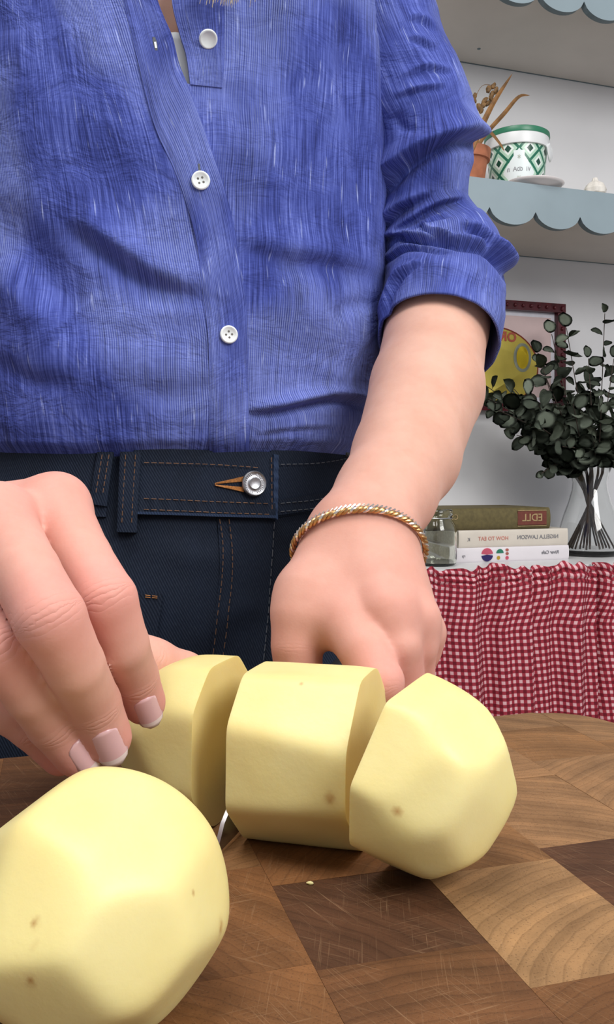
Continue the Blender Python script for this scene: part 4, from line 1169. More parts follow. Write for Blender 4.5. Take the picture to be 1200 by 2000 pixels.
# torso core, neck, head, upper arms: coarser grid
SHR = np.array(TC + RV * .118 + Vector((0, 0, CZ + .400))); SHL = np.array(TC - RV * .165 + Vector((0, 0, CZ + .415)))
HC = np.array(TC + FVv * .075 + Vector((0, 0, CZ + .64)))      # head leans forward over the board
def core():
    lo = np.array((-.42, .42, CZ - .06)); hi = np.array((.19, .80, CZ + .80)); h = .0042
    X = grid(lo, hi, h)
    dx = X[0] - TC.x; dy = X[1] - TC.y
    a = dx * RV.x + dy * RV.y; f = dx * FVv.x + dy * FVv.y; z = X[2] - CZ
    aa = np.interp(z, [-.06, .05, .2, .33, .42], [.122, .122, .135, .145, .135]).astype(np.float32)
    bb = np.interp(z, [-.06, .05, .2, .33, .42], [.078, .080, .090, .092, .07]).astype(np.float32)
    d = (np.sqrt((a / aa) ** 2 + (f / bb) ** 2) - 1) * bb * .8
    d = np.maximum(d, z - .42); d = np.maximum(d, -.05 - z)
    nb = np.array(TC + Vector((0, 0, CZ + .40))); nt_ = HC + np.array((0, .02, -.06))
    d = smin(d, seg(X, nb, nt_, .060, .052), .05)
    ur = pp3([(735, -60, .63, .034), (765, 120, .628, .027), (815, 290, .628, .023), (824, 400, .630, .024), (862, 530, .628, .030)])
    d = smin(d, seg(X, SHR, ur[0][0], .036, .032), .025); d = smin(d, chain(X, ur, .004), .012)
    d = smin(d, seg(X, SHL, EL_L, .044, .034), .035)
    # head: skull + jaw + nose + ears; face looks forward and down
    Ff = np.array(FVv) * .93 + np.array((0, 0, -.36)); Ff /= np.linalg.norm(Ff); Rr = np.array(RV); Uu = np.cross(Ff, Rr) * -1
    Uu = np.cross(Rr, Ff); 
    hx = (X[0] - HC[0]) * Rr[0] + (X[1] - HC[1]) * Rr[1] + (X[2] - HC[2]) * Rr[2]
    hf = (X[0] - HC[0]) * Ff[0] + (X[1] - HC[1]) * Ff[1] + (X[2] - HC[2]) * Ff[2]
    hu = (X[0] - HC[0]) * Uu[0] + (X[1] - HC[1]) * Uu[1] + (X[2] - HC[2]) * Uu[2]
    sk = (np.sqrt((hx / .074) ** 2 + (hf / .092) ** 2 + ((hu - .015) / .088) ** 2) - 1) * .075
    jaw = (np.sqrt((hx / .055) ** 2 + ((hf - .030) / .060) ** 2 + ((hu + .055) / .058) ** 2) - 1) * .055
    hd = smin(sk, jaw, .03)
    hp = lambda x, f_, u: np.array(HC + Rr * x + Ff * f_ + Uu * u)
    hd = smin(hd, seg(X, hp(0, .088, .004), hp(0, .106, -.030), .007, .0105), .012)
    hd = smin(hd, seg(X, hp(-.017, .088, -.062), hp(.017, .088, -.062), .0055, .0055), .008)
    for s in (-1, 1):
        eye = np.sqrt((hx - s * .031) ** 2 + (hf - .084) ** 2 + (hu - .004) ** 2) - .014
        hd = -smin(-hd, eye, .012)
        hd = smin(hd, seg(X, hp(s * .075, -.002, .015), hp(s * .075, .004, -.025), .010, .007), .006)
        hd = smin(hd, seg(X, hp(s * .045, .078, .024), hp(s * .018, .088, .024), .006, .006), .01)
    d = smin(d, hd, .02)
    V, Q = surface_nets(d.astype(np.float32), lo, h)
    return smooth_mesh(V, Q, 2), Q, hp
VC, FC, hp = core()
person = empty('person', (TC.x, TC.y, 0)); tag(person, 'person in a blue linen shirt and dark jeans cutting a potato, head out of frame', 'person')
pinv = Matrix.Translation(-person.location)
def pchild(o):
    o.parent = person; o.matrix_parent_inverse = pinv; return o
Vall = np.vstack([VR, VL, VC]); Qall = np.vstack([FR, FL + len(VR), FC + len(VR) + len(VL)])
me = bpy.data.meshes.new('body')
me.vertices.add(len(Vall)); me.vertices.foreach_set('co', Vall.astype(np.float32).ravel())
me.loops.add(len(Qall) * 4); me.loops.foreach_set('vertex_index', Qall.astype(np.int32).ravel())
me.polygons.add(len(Qall)); me.polygons.foreach_set('loop_start', np.arange(0, len(Qall) * 4, 4, dtype=np.int32)); me.polygons.foreach_set('loop_total', np.full(len(Qall), 4, dtype=np.int32))
me.update(calc_edges=True); me.validate()
bodyo = pchild(mesh_obj('body', me, M['skin']))
a1, b1_, c1_ = skin_attrs(VL, [hand_fingers_L]); a2, b2_, c2_ = skin_attrs(VR, [hand_fingers_R], .5)
redv = np.concatenate([a2 * .8, a1, np.zeros(len(VC))]); crv = np.concatenate([b2_, b1_, np.zeros(len(VC))]); cwv = np.concatenate([c2_ * .5, c1_, np.zeros(len(VC))])
for nme, arr in (('red', redv), ('crease', crv), ('creasew', cwv)):
    me.attributes.new(nme, 'FLOAT', 'POINT').data.foreach_set('value', arr.astype(np.float32))
body_bvh = BVHTree.FromPolygons([Vector(v) for v in VL], [tuple(q) for q in FL])

# fingernails: small curved plates on the last joints
def nail(c, length, wdt, roll=0, back=.0):
    (p1, r1), (p2, r2) = c[-2], c[-1]
    p1 = Vector(p1); p2 = Vector(p2); ax = (p2 - p1).normalized(); tocam = (Vector((0, 0, CZ)) - p2)
    tocam = (tocam - ax * tocam.dot(ax)).normalized(); tocam = Matrix.Rotation(roll, 3, ax) @ tocam
    sd = ax.cross(tocam); nU, nW = 11, 13; vs = []
    for i in range(nU):
        f = i / (nU - 1); y = -length * .62 + length * f + back
        wf = wdt * (1 - .9 * abs(2 * f - 1) ** 4) ** .5 * (.93 + .07 * f)
        for j in range(nW):
            g = (j / (nW - 1) - .5) * 2; x = g * wf / 2
            r = r2 + (r1 - r2) * min(1, max(0, -y / (p2 - p1).length))
            base = p2 + ax * y + sd * x
            origin = base + tocam * .02
            h_ = body_bvh.ray_cast(origin, -tocam, .04)
            q = base + tocam * math.sqrt(max(0, r * r - x * x)) 
            vs.append((q, x))
    # keep plate smooth: cylinder fit, shallow curvature
    out = []; R_ = wdt * .62; ys_, hs_ = [], []
    for i in range(nU):
        y = -length * .62 + length * i / (nU - 1) + back; hh = body_bvh.ray_cast(p2 + ax * y + tocam * .03, -tocam, .04)
        if hh[0] is not None and y < r2 * .15: ys_.append(y); hs_.append((hh[0] - p2 - ax * y).dot(tocam))
    fit = np.polyfit(ys_, hs_, 1)
    for k_, (q, x) in enumerate(vs):
        i = k_ // nW; f = i / (nU - 1); y = -length * .62 + length * f + back
        drop = R_ - math.sqrt(max(1e-9, R_ * R_ - x * x)); tipd = .0006 * (f ** 3)
        rr = np.polyval(fit, y) + .00045
        out.append(p2 + ax * y + sd * x + tocam * (rr - drop - tipd * .2))
    fs = [(i * nW + j, i * nW + j + 1, (i + 1) * nW + j + 1, (i + 1) * nW + j) for i in range(nU - 1) for j in range(nW - 1)]
    o = pydata('fingernail', out, fs, None, None)
    o.data.materials.append(M['nail']); o.data.materials.append(M['nail_tip'])
    for p in o.data.polygons:
        if p.index // (nW - 1) >= nU - 3: p.material_index = 1
    s = o.modifiers.new('thick', 'SOLIDIFY'); s.thickness = .0006; s.offset = -1 
    o.parent = bodyo
    return o
nail(hand_fingers_L['index'], .0150, .0098, R(-4))
nail(hand_fingers_L['middle'], .0158, .0106, R(2))
nail(hand_fingers_L['ring'], .0135, .0092, R(-14))
# eyes, lips, hair outside the frame
for s in (-1, 1):
    bm = bmesh.new(); bmesh.ops.create_uvsphere(bm, u_segments=20, v_segments=14, radius=.0125); bm.transform(Matrix.Translation(Vector(hp(s * .031, .074, .004))))
    o = bm_obj('eye', bm, M['eyes']); o.parent = bodyo
    bm = bmesh.new(); bmesh.ops.create_uvsphere(bm, u_segments=16, v_segments=10, radius=.0058); bm.transform(Matrix.Translation(Vector(hp(s * .031, .0815, .002))))
    o = bm_obj('iris', bm, M['iris']); o.parent = bodyo
bm = bmesh.new(); tube(bm, [Vector(hp(x, .094 - abs(x) * 12 * abs(x), -.062)) for x in np.linspace(-.02, .02, 9)], [.001, .003, .004, .0045, .0045, .0045, .004, .003, .001], 10)
o = bm_obj('lips', bm, M['lips']); o.parent = bodyo
def hair():
    bm = bmesh.new(); r_ = random.Random(3)
    # locks from the crown down both sides and one falling forward towards the shirt front
    tipf = P(440, 8, .50)
    for k in range(90):
        a = r_.uniform(-1, 1); s = 1 if a > 0 else -1
        x0 = a * .05; top = Vector(hp(x0, r_.uniform(-.05, .03), .10 - abs(x0) * .4))
        sidep = Vector(hp(s * (.078 + r_.uniform(0, .008)), r_.uniform(-.06, .02), .02))
        low = Vector(hp(s * (.075 + r_.uniform(0, .02)), r_.uniform(-.05, .0), -.09)); end = low + Vector((r_.uniform(-.02, .02), -r_.uniform(0, .03), -r_.uniform(.08, .15)))
        pts = [Vector(p) for p in cat([tuple(top), tuple(sidep), tuple(low), tuple(end)], 12)]
        tube(bm, pts, [.004, .008, .009, .009, .009, .009, .008, .008, .007, .006, .004, .001], 6, flat=.6)
    for k in range(26):
        x0 = r_.uniform(-.06, .06); top = Vector(hp(x0, -.02, .098)); bk = Vector(hp(x0 * 1.3, -.098, .02)); lo_ = Vector(hp(x0 * 1.3, -.095, -.10)); 
        tube(bm, [Vector(p) for p in cat([tuple(top), tuple(bk), tuple(lo_), tuple(lo_ + Vector((0, 0, -.08)))], 12)], [.006] + [.012] * 10 + [.002], 6, flat=.6)
    for k in range(46):
        st_ = Vector(hp(.07 + r_.uniform(-.01, .01), .02 + r_.uniform(-.02, .02), -.06)); 
        e = P(440 + r_.gauss(0, 24), 13 - abs(r_.gauss(0, 13)) + r_.uniform(-4, 5), .496 + r_.uniform(-.006, .008))
        m1 = st_.lerp(e, .5) + Vector((.006, -.014, r_.uniform(-.004, .004)))
        tube(bm, [Vector(p) for p in cat([tuple(st_), tuple(m1), tuple(e)], 10)], [.002, .002, .002, .0018, .0016, .0013, .001, .0008, .0005, .00015], 5)
    o = bm_obj('hair', bm, M['hair']); pchild(o); o['label'] = 'fair hair, a few strands hanging into the top of the picture'; o['kind'] = 'stuff'
hair()

# ------------------------------------------------------------ clothing surfaces
def fold_field(px, py, folds):
    """signed folds along polylines, arrays in -> metres of displacement"""
    out = np.zeros_like(px)
    for pts, w_, A_, kind in folds:
        pl_ = np.array(cat(pts, 14)); best = np.full(px.shape, 1e9); sg = np.zeros_like(px); par = np.zeros_like(px)
        n = len(pl_) - 1
        for i in range(n):
            a = pl_[i]; b = pl_[i + 1]; d = b - a; L2 = d @ d
            t = ((px - a[0]) * d[0] + (py - a[1]) * d[1]) / L2; tc_ = np.clip(t, 0, 1)
            qx = a[0] + tc_ * d[0]; qy = a[1] + tc_ * d[1]
            dist = np.hypot(px - qx, py - qy); m_ = dist < best
            cr_ = (d[0] * (py - a[1]) - d[1] * (px - a[0])) / math.sqrt(L2)   # + below when drawn left to right
            best = np.where(m_, dist, best); sg = np.where(m_, np.sign(cr_), sg); par = np.where(m_, (i + tc_) / n, par)
        tap = np.sin(np.clip(par, .001, .999) * math.pi) ** .5
        s = -sg * best / w_
        if kind == 'asym': out += A_ * tap * np.tanh(3.2 * s) * np.exp(-(np.abs(s) * np.where(s < 0, 1.5, 1.0)) ** 2)
        elif kind == 'lip': out += A_ * tap * np.where(s > 0, np.exp(-(s * .8) ** 2) * np.tanh(s * 7), -.75 * np.exp(-(s * 1.3) ** 2) * np.tanh(-s * 7))
        else: out += A_ * tap * np.exp(-s ** 2)
    return out
TORSO_FOLDS = [
 ([(-40, 395), (40, 470), (90, 540), (150, 610)], 46, -.0055, 'sym'),
 ([(-20, 520), (60, 600), (120, 650)], 40, .0035, 'sym'),
 ([(130, 430), (220, 490), (300, 545), (400, 575)], 48, .0060, 'asym'),
 ([(200, 640), (300, 612), (400, 600)], 30, .0022, 'sym'),
 ([(470, 470), (560, 500), (650, 510), (750, 540)], 46, .0034, 'asym'),
 ([(540, 560), (620, 640), (700, 700)], 60, .0035, 'sym'),
 ([(640, 625), (680, 600), (730, 590)], 16, -.0018, 'sym'),
 ([(600, 700), (650, 735), (690, 745)], 18, .0014, 'sym'),
 ([(484, 806), (540, 800), (600, 786), (660, 776), (730, 792)], 20, .0062, 'asym'),
 ([(500, 850), (570, 838), (650, 835)], 12, .0016, 'asym'),
 ([(690, -60), (683, 60), (688, 180), (705, 300), (706, 420)], 24, -.0036, 'sym'),
 ([(640, -60), (625, 100), (640, 240)], 30, .0022, 'sym'),
 ([(735, 60), (724, 200), (720, 340), (715, 480)], 18, .0030, 'sym'),
 ([(30, 60), (60, 200), (110, 330)], 60, .0024, 'sym'),
 ([(420, 250), (520, 300), (640, 290)], 70, .0020, 'sym'),
 ([(0, 640), (100, 700), (230, 715), (380, 690)], 60, .0034, 'sym'),
 ([(420, 160), (450, 190), (470, 260)], 18, -.0014, 'sym'),
 ([(100, 250), (200, 330), (330, 380)], 50, -.0016, 'sym'),
 ([(560, 20), (540, 110), (570, 190)], 34, -.0015, 'sym'),
 ([(-20, 700), (60, 745), (150, 750)], 20, -.0020, 'sym'),
 ([(250, 760), (340, 770), (420, 755)], 22, -.0016, 'sym'),
]
TORSO_FOLDS = [(p_, w_, a_ * 1.45, k_) for p_, w_, a_, k_ in TORSO_FOLDS]
def torso_prof(z):
    z = z - np.clip((.06 - z) * .4, 0, .0115)
    a = np.interp(z, [-.04, .000, .010, .022, .045, .09, .16, .24, .31, .37, .41, .435, .45], [.128, .131, .1395, .1415, .1435, .149, .151, .153, .157, .160, .150, .118, .075])
    b = np.interp(z, [-.04, .000, .010, .022, .045, .09, .16, .24, .31, .37, .41, .435, .45], [.086, .089, .0985, .1010, .1015, .1015, .1035, .106, .108, .104, .092, .080, .066])
    return a, b
def loft_torso(prof, z0, z1, nz, nphi, folds=(), ns=0.0, ph0=-180, ph1=180, low=None):
    ph = np.radians(np.linspace(ph0, ph1, nphi)); z = np.linspace(z0, z1, nz)
    PH, Z = np.meshgrid(ph, z)
    if low is not None: Zs = Z + low(PH, Z)
    else: Zs = Z
    a, b = prof(Z)
    e = 2 / 2.25
    cx = np.sign(np.sin(PH)) * np.abs(np.sin(PH)) ** e; cf = np.sign(np.cos(PH)) * np.abs(np.cos(PH)) ** e
    A_ = a * cx; B_ = b * cf
    x = TC.x + RV.x * A_ + FVv.x * B_; y = TC.y + RV.y * A_ + FVv.y * B_; zz = CZ + Zs
    nx_ = cx / a * RV.x + cf / b * FVv.x; ny_ = cx / a * RV.y + cf / b * FVv.y; l = np.hypot(nx_, ny_); nx_ /= l; ny_ /= l
    if folds or ns:
        px = 600 + F * x / y; py = 930 - F * Zs / y
        fr_ = np.clip(-(nx_ * x + ny_ * y) / np.hypot(x, y) * 3 + .3, 0, 1)
        dsp = fold_field(px, py, folds) * fr_ if folds else 0
        if ns:
            nn = np.zeros(px.shape)
            for i in range(px.shape[0]):
                for j in range(px.shape[1]):
                    nn[i, j] = noise.noise(Vector((x[i, j] * 14, y[i, j] * 14, zz[i, j] * 10))) + .45 * noise.noise(Vector((x[i, j] * 40, y[i, j] * 40, zz[i, j] * 26)))
            dsp = dsp + ns * nn
        x = x + nx_ * dsp; y = y + ny_ * dsp
    V = np.stack([x, y, zz], -1)
    du = np.linalg.norm(np.diff(V, axis=1), axis=2).mean(0); uu = np.concatenate([[0], np.cumsum(du)])
    UVs = np.stack([np.broadcast_to(uu, (nz, nphi)), Zs], -1)
    return V, UVs
def grid_faces(nz, n, keep=None):
    fs = []
    for j in range(nz - 1):
        for i in range(n - 1):
            if keep is None or keep[j, i]: fs.append((j * n + i, j * n + i + 1, (j + 1) * n + i + 1, (j + 1) * n + i))
    return fs
NZ, NP = 300, 460
V, UVs = loft_torso(torso_prof, -.03, .45, NZ, NP, TORSO_FOLDS, .0016, low=lambda PH, Z: .0022 * np.sin(PH * 3.1 + .4) * np.clip(1 - (Z - .01) / .05, 0, 1))
# straighten threads: the right front hangs vertical, the left front leans with the placket
PX = 600 + F * V[..., 0] / V[..., 1]; PY = 930 - F * (V[..., 2] - CZ) / V[..., 1]
front = (V[..., 1] < TC.y + .03)
gl_ = np.interp(PY, [-400, -60, 0, 69, 120, 170, 176], [150, 290, 303, 331, 344, 366, 368]); gr_ = np.interp(PY, [-400, -60, 0, 69, 110, 170, 176], [470, 350, 340, 356, 368, 373, 368])
gap = front & (PX > gl_) & (PX < gr_) & (PY < 172)
plx = np.interp(PY, [-400, 0, 100, 240, 330, 400, 480, 560, 640, 700, 880], [100, 240, 265, 300, 340, 365, 385, 395, 405, 408, 408])
left = front & (PX < plx + 40)
UVs = UVs.copy(); shear = np.interp(V[..., 2] - CZ, [0, .08, .17, .26, .45], [.0, .002, .016, .040, .10])
UVs[..., 0] += np.where(left, shear * np.clip((PX + 60) / 260, .2, 1), 0)
keep = ~(gap[:-1, :-1] | gap[1:, 1:])
shirt = pydata('shirt', V.reshape(-1, 3), grid_faces(NZ, NP, keep), M['linen'], uv=UVs.reshape(-1, 2)); pchild(shirt)
shirt['label'] = 'blue linen button-front shirt with rolled sleeves, tucked in'
sm = shirt.modifiers.new('thick', 'SOLIDIFY'); sm.thickness = .0009; sm.offset = -1
shirt_bvh = BVHTree.FromPolygons([Vector(v) for v in V.reshape(-1, 3)], grid_faces(NZ, NP))
CAM = Vector((0, 0, CZ))
def cast(bv, px, py):
    d = (P(px, py, 1) - CAM).normalized(); h = bv.ray_cast(CAM, d); return h[0], h[1]
def patch_obj(name, bv, Lc, Rc, n, m_, off, mat, parent, uvrot=0, edge=.0012, attr=None, push=None, uv0=(0, 0)):
    A_ = cat(Lc, n); B_ = cat(Rc, n); pts = []; nrm = []
    for i in range(n):
        for j in range(m_):
            f = j / (m_ - 1); x, y = A_[i] * (1 - f) + B_[i] * f
            h, nn = cast(bv, x, y)
            if h is None: h, nn = pts[-1] if pts else P(x, y, .53), Vector((0, -1, 0))
            if nn.dot(h - CAM) > 0: nn = -nn
            pts.append(h); nrm.append(nn)
    G = np.array([tuple(p) for p in pts]).reshape(n, m_, 3); NN = np.array([tuple(p) for p in nrm]).reshape(n, m_, 3)
    for _ in range(3):
        K = NN.copy(); K[1:-1] += NN[2:] + NN[:-2]; K[:, 1:-1] += NN[:, 2:] + NN[:, :-2]; NN = K / np.linalg.norm(K, axis=2, keepdims=True)
    O = np.full((n, m_), off)
    if push is not None: O = O + push(n, m_)
    top = G + NN * O[..., None]; bot = G - NN * .0015
    vs = list(top.reshape(-1, 3)); fs = grid_faces(n, m_); base = len(vs)
    du = np.concatenate([[0], np.cumsum(np.linalg.norm(np.diff(top, axis=1), axis=2).mean(0))]); dv = np.concatenate([[0], np.cumsum(np.linalg.norm(np.diff(top, axis=0), axis=2).mean(1))])
    uv = [(uv0[0] + du[j], uv0[1] - dv[i]) for i in range(n) for j in range(m_)]
    if uvrot: uv = [(v_, u_) for u_, v_ in uv]
    # border wall
    ring = [(0, j) for j in range(m_)] + [(i, m_ - 1) for i in range(1, n)] + [(n - 1, j) for j in range(m_ - 2, -1, -1)] + [(i, 0) for i in range(n - 2, 0, -1)]
    for (i, j) in ring: vs.append(bot[i, j]); uv.append(uv[i * m_ + j])
    k = len(ring)
    for q in range(k):
        a = ring[q]; b = ring[(q + 1) % k]; fs.append((a[0] * m_ + a[1], base + q, base + (q + 1) % k, b[0] * m_ + b[1]))
    bmx = bmesh.new(); bv_ = [bmx.verts.new(v) for v in vs]
    for f in fs:
        try: bmx.faces.new([bv_[i] for i in f])
        except ValueError: pass
    o = pydata(name, vs, fs, mat, None, uv=uv, sharp=40); bmx.free()
    o.parent = parent
    return o, top, NN
# placket (upper layer) and the under band with the free button
PLL = [(150, -330), (222, -60), (240, 0), (265, 100), (300, 240), (340, 330), (365, 400), (385, 480), (395, 560), (405, 640), (408, 700), (409, 790), (409, 910)]
PLR = [(260, -330), (290, -60), (308, 0), (321, 35), (337, 74), (350, 125), (371, 176), (402, 262), (432, 350), (455, 430), (470, 520), (480, 600), (484, 680), (486, 780), (487, 905)]
placket, ptop, pn = patch_obj('placket', shirt_bvh, PLL, PLR, 190, 22, .0017, M['linen'], shirt, push=lambda n, m: .0006 * np.sin(np.linspace(0, 26, n))[:, None] * np.ones((1, m)) - .0008 * (np.abs(np.linspace(-1, 1, m)) > .86)[None, :])
BL = [(470, -330), (345, -60), (336, 0), (352, 69), (364, 110), (372, 166)]
BR = [(560, -330), (470, -60), (440, 0), (437, 69), (436, 110), (434, 172)]
patch_obj('button_band', shirt_bvh, BL, BR, 60, 18, .0010, M['linen'], shirt)
# buttonhole
o, _, _ = patch_obj('buttonhole', shirt_bvh, [(298, 76), (299, 86), (303, 102)], [(303, 76), (307, 88), (308, 102)], 8, 4, .0022, M['grey_thread'], shirt)
o, _, _ = patch_obj('buttonhole_slit', shirt_bvh, [(301, 86), (303, 98)], [(305, 86), (307, 98)], 5, 3, .0026, M['undershirt'], shirt)
o, _, _ = patch_obj('buttonhole', shirt_bvh, [(386, 322), (387, 336)], [(390, 322), (391, 336)], 5, 3, .0022, M['grey_thread'], shirt)
o, _, _ = patch_obj('buttonhole', shirt_bvh, [(442, 628), (443, 640)], [(446, 628), (447, 640)], 5, 3, .0022, M['grey_thread'], shirt)
def button(px, py, rad, bv, parent, name, tilt=0, lift=.0028, holes=True, rot=.3):
    h, n = cast(bv, px, py)
    if n.dot(h - CAM) > 0: n = -n
    n = Matrix.Rotation(tilt, 3, 'X') @ n
    q = n.to_track_quat('Z', 'Y').to_matrix().to_4x4()
    root = empty('button', (0, 0, 0)); bpy.data.objects.remove(root)
    bm = bmesh.new()
    lathe(bm, [(0, -.0008), (rad * .8, -.0008), (rad, 0), (rad, .0009), (rad * .92, .0015), (rad * .80, .0015), (rad * .70, .0009), (0, .0007)], 36)
    bm.transform(Matrix.Translation(h + n * lift) @ q @ Matrix.Rotation(rot, 4, 'Z'))
    o = bm_obj(name, bm, M['pearl'], None, sharp=60); o.parent = parent
    if holes:
        bm = bmesh.new()
        for sx in (-1, 1):
            for sy in (-1, 1): lathe(bm, [(0, .00085), (rad * .13, .00085), (rad * .13, .0005)], 10, (sx * rad * .24, sy * rad * .24, 0))
        bm.transform(Matrix.Translation(h + n * lift) @ q @ Matrix.Rotation(rot, 4, 'Z'))
        o2 = bm_obj('thread_holes', bm, M['pearl_hole'], None); o2.parent = parent
    return o
button(391, 355, .0056, shirt_bvh, shirt, 'shirt_button')
button(445, 655, .0055, shirt_bvh, shirt, 'shirt_button', rot=.9)
button(404, 72, .0055, shirt_bvh, shirt, 'shirt_button', tilt=R(40), lift=.0045, holes=False)
# collar band (above the frame)
bm = bmesh.new(); pr = []
for k in range(61):
    a = R(-150 + 300 * k / 60) + math.pi; 
    c = TC + Vector((0, 0, CZ + .435)) + FVv * .01
    pr.append((c + (RV * math.sin(a) * .072 - FVv * math.cos(a) * .072) * 1.0, c + (RV * math.sin(a) * .064 - FVv * math.cos(a) * .064) + Vector((0, 0, .035))))
vs = [[bm.verts.new(a), bm.verts.new(b)] for a, b in pr]
for a, b in zip(vs, vs[1:]): bm.faces.new((a[0], b[0], b[1], a[1]))
bmesh.ops.solidify(bm, geom=list(bm.faces), thickness=.002)
o = bm_obj('collar_band', bm, M['linen']); o.parent = shirt
# undershirt seen through the opening
def us_prof(z):
    a, b = torso_prof(z); return a - .0045, b - .0045
V, UVs = loft_torso(us_prof, .0, .2655, 60, 140)
_px = 600 + F * V[..., 0] / V[..., 1]; _k = 1 - np.exp(-((_px - 355) / 70) ** 2) * np.clip((V[..., 2] - CZ - .15) / .06, 0, 1) * (V[..., 1] < TC.y)
_c = np.array(tuple(TC)); V[..., 0] += (_c[0] - V[..., 0]) * .12 * _k; V[..., 1] += (_c[1] - V[..., 1]) * .12 * _k
o = pydata('undershirt', V.reshape(-1, 3), grid_faces(60, 140), M['undershirt']); pchild(o); o['label'] = 'white undershirt showing in the shirt opening'
sm = o.modifiers.new('thick', 'SOLIDIFY'); sm.thickness = .0008

# sleeves
def sleeve(path, folds, name, nlen=260, nr=170, ns=.0012, cuff=True):
    C_ = cat([tuple(P(x, y, d)) + (r,) for x, y, d, r in path], nlen) if len(path[0]) == 4 and path[0][0] > 20 or path[0][1] < 20 and path[0][0] > 20 else cat(path, nlen)
    pts = C_[:, :3]; rad = C_[:, 3]
    tan = np.gradient(pts, axis=0); tan /= np.linalg.norm(tan, axis=1, keepdims=True)
    up = np.array((1.0, 0, 0)); V = np.zeros((nlen, nr, 3)); Nn = np.zeros_like(V); arc = 0; uv = np.zeros((nlen, nr, 2))
    al = np.concatenate([[0], np.cumsum(np.linalg.norm(np.diff(pts, axis=0), axis=1))])
    for i in range(nlen):
        up = up - tan[i] * (up @ tan[i]); up /= np.linalg.norm(up); sd = np.cross(tan[i], up)
        th = np.linspace(0, 2 * np.pi, nr) + .0
        Nn[i] = np.cos(th)[:, None] * up + np.sin(th)[:, None] * sd
        V[i] = pts[i] + Nn[i] * rad[i]
        uv[i, :, 0] = th * .042; uv[i, :, 1] = -al[i]
    px = 600 + F * V[..., 0] / V[..., 1]; py = 930 - F * (V[..., 2] - CZ) / V[..., 1]
    dsp = fold_field(px, py, folds) if folds else np.zeros(px.shape)
    fc = np.clip(-(Nn * (V - np.array(CAM))).sum(2) / np.linalg.norm(V - np.array(CAM), axis=2) * 2.0 + .75, 0, 1)
    dsp = dsp * fc
    for i in range(nlen):
        for j in range(nr):
            v = V[i, j]; dsp[i, j] += ns * (noise.noise(Vector((v[0] * 30, v[1] * 30, v[2] * 55))) + .5 * noise.noise(Vector((v[0] * 80, v[1] * 80, v[2] * 120))))
    V = V + Nn * dsp[..., None]
    # rolled inner lip
    e = V[-1]; cc = pts[-1]; t = tan[-1]
    extra = []
    for k, (q, back) in enumerate(((.985, .0012), (.955, .0005), (.94, -.004), (.935, -.016), (.93, -.045))): extra.append(cc + (e - cc) * q + t * back)
    V = np.vstack([V, np.array(extra)]); uv = np.vstack([uv, np.repeat(uv[-1:], 5, 0)])
    n2 = V.shape[0]
    fs = grid_faces(n2, nr)
    o = pydata(name, V.reshape(-1, 3), fs, M['linen'], None, uv=uv.reshape(-1, 2)); o.parent = shirt
    return o
SLF = [
 ([(690, 440), (720, 395), (765, 343), (817, 301), (870, 275), (912, 266), (945, 284), (965, 320)], 28, .0140, 'lip'),
 ([(722, 470), (775, 412), (838, 378)], 18, .0050, 'asym'),
 ([(770, 452), (849, 402), (905, 388)], 15, .0035, 'asym'),
 ([(720, 480), (772, 458), (810, 469), (870, 476), (933, 480), (975, 507), (996, 545)], 15, .0050, 'asym'),
 ([(905, 438), (935, 455), (961, 488), (985, 518), (996, 552)], 14, .0052, 'asym'),
 ([(740, 520), (782, 490), (817, 483), (856, 490), (890, 494)], 10, .0026, 'asym'),
 ([(822, 436), (849, 464), (880, 474)], 10, .0036, 'asym'),
 ([(742, 625), (775, 553), (828, 516)], 11, .0030, 'asym'),
 ([(790, 150), (830, 132), (880, 140)], 13, .0022, 'asym'),
 ([(775, 190), (815, 175), (870, 168)], 12, .0020, 'asym'),
 ([(800, 35), (830, 40), (850, 60)], 14, .0020, 'asym'),
 ([(800, 75), (825, 82), (850, 100)], 14, .0020, 'asym'),
 ([(770, 220), (790, 250), (830, 262)], 14, -.0018, 'sym'),
 ([(880, 190), (905, 230), (912, 262)], 16, .0018, 'sym'),
 ([(760, 540), (850, 520), (940, 530)], 22, .0022, 'sym'),
]
SLF = SLF[:1] + [(p_, w_ * .85, a_ * 1.8, k_) for p_, w_, a_, k_ in SLF[1:]]
sl_path = [(690, -230, .622, .062), (708, -100, .625, .054), (728, 10, .627, .0450), (760, 110, .627, .0420), (798, 200, .627, .0430), (820, 262, .627, .0410), (824, 345, .627, .0350), (822, 400, .628, .0345), (838, 455, .630, .0385),
           (862, 505, .626, .0435), (868, 560, .612, .0430), (863, 620, .594, .0420), (857, 664, .580, .0415)]
sleeve(sl_path, SLF, 'rolled_sleeve')
pL = [tuple(SHL + np.array((.02, 0, .03))) + (.066,), tuple(SHL) + (.060,), tuple(SHL * .6 + EL_L * .4) + (.050,), tuple(EL_L * 1.0 + np.array((0, 0, .01))) + (.046,), tuple(EL_L * .8 + np.array(P(-330, 1040, .392)) * .2) + (.042,), tuple(EL_L * .68 + np.array(P(-330, 1040, .392)) * .32) + (.039,)]
def sleeveL():
    C_ = cat(pL, 90); return C_
_old = sleeve
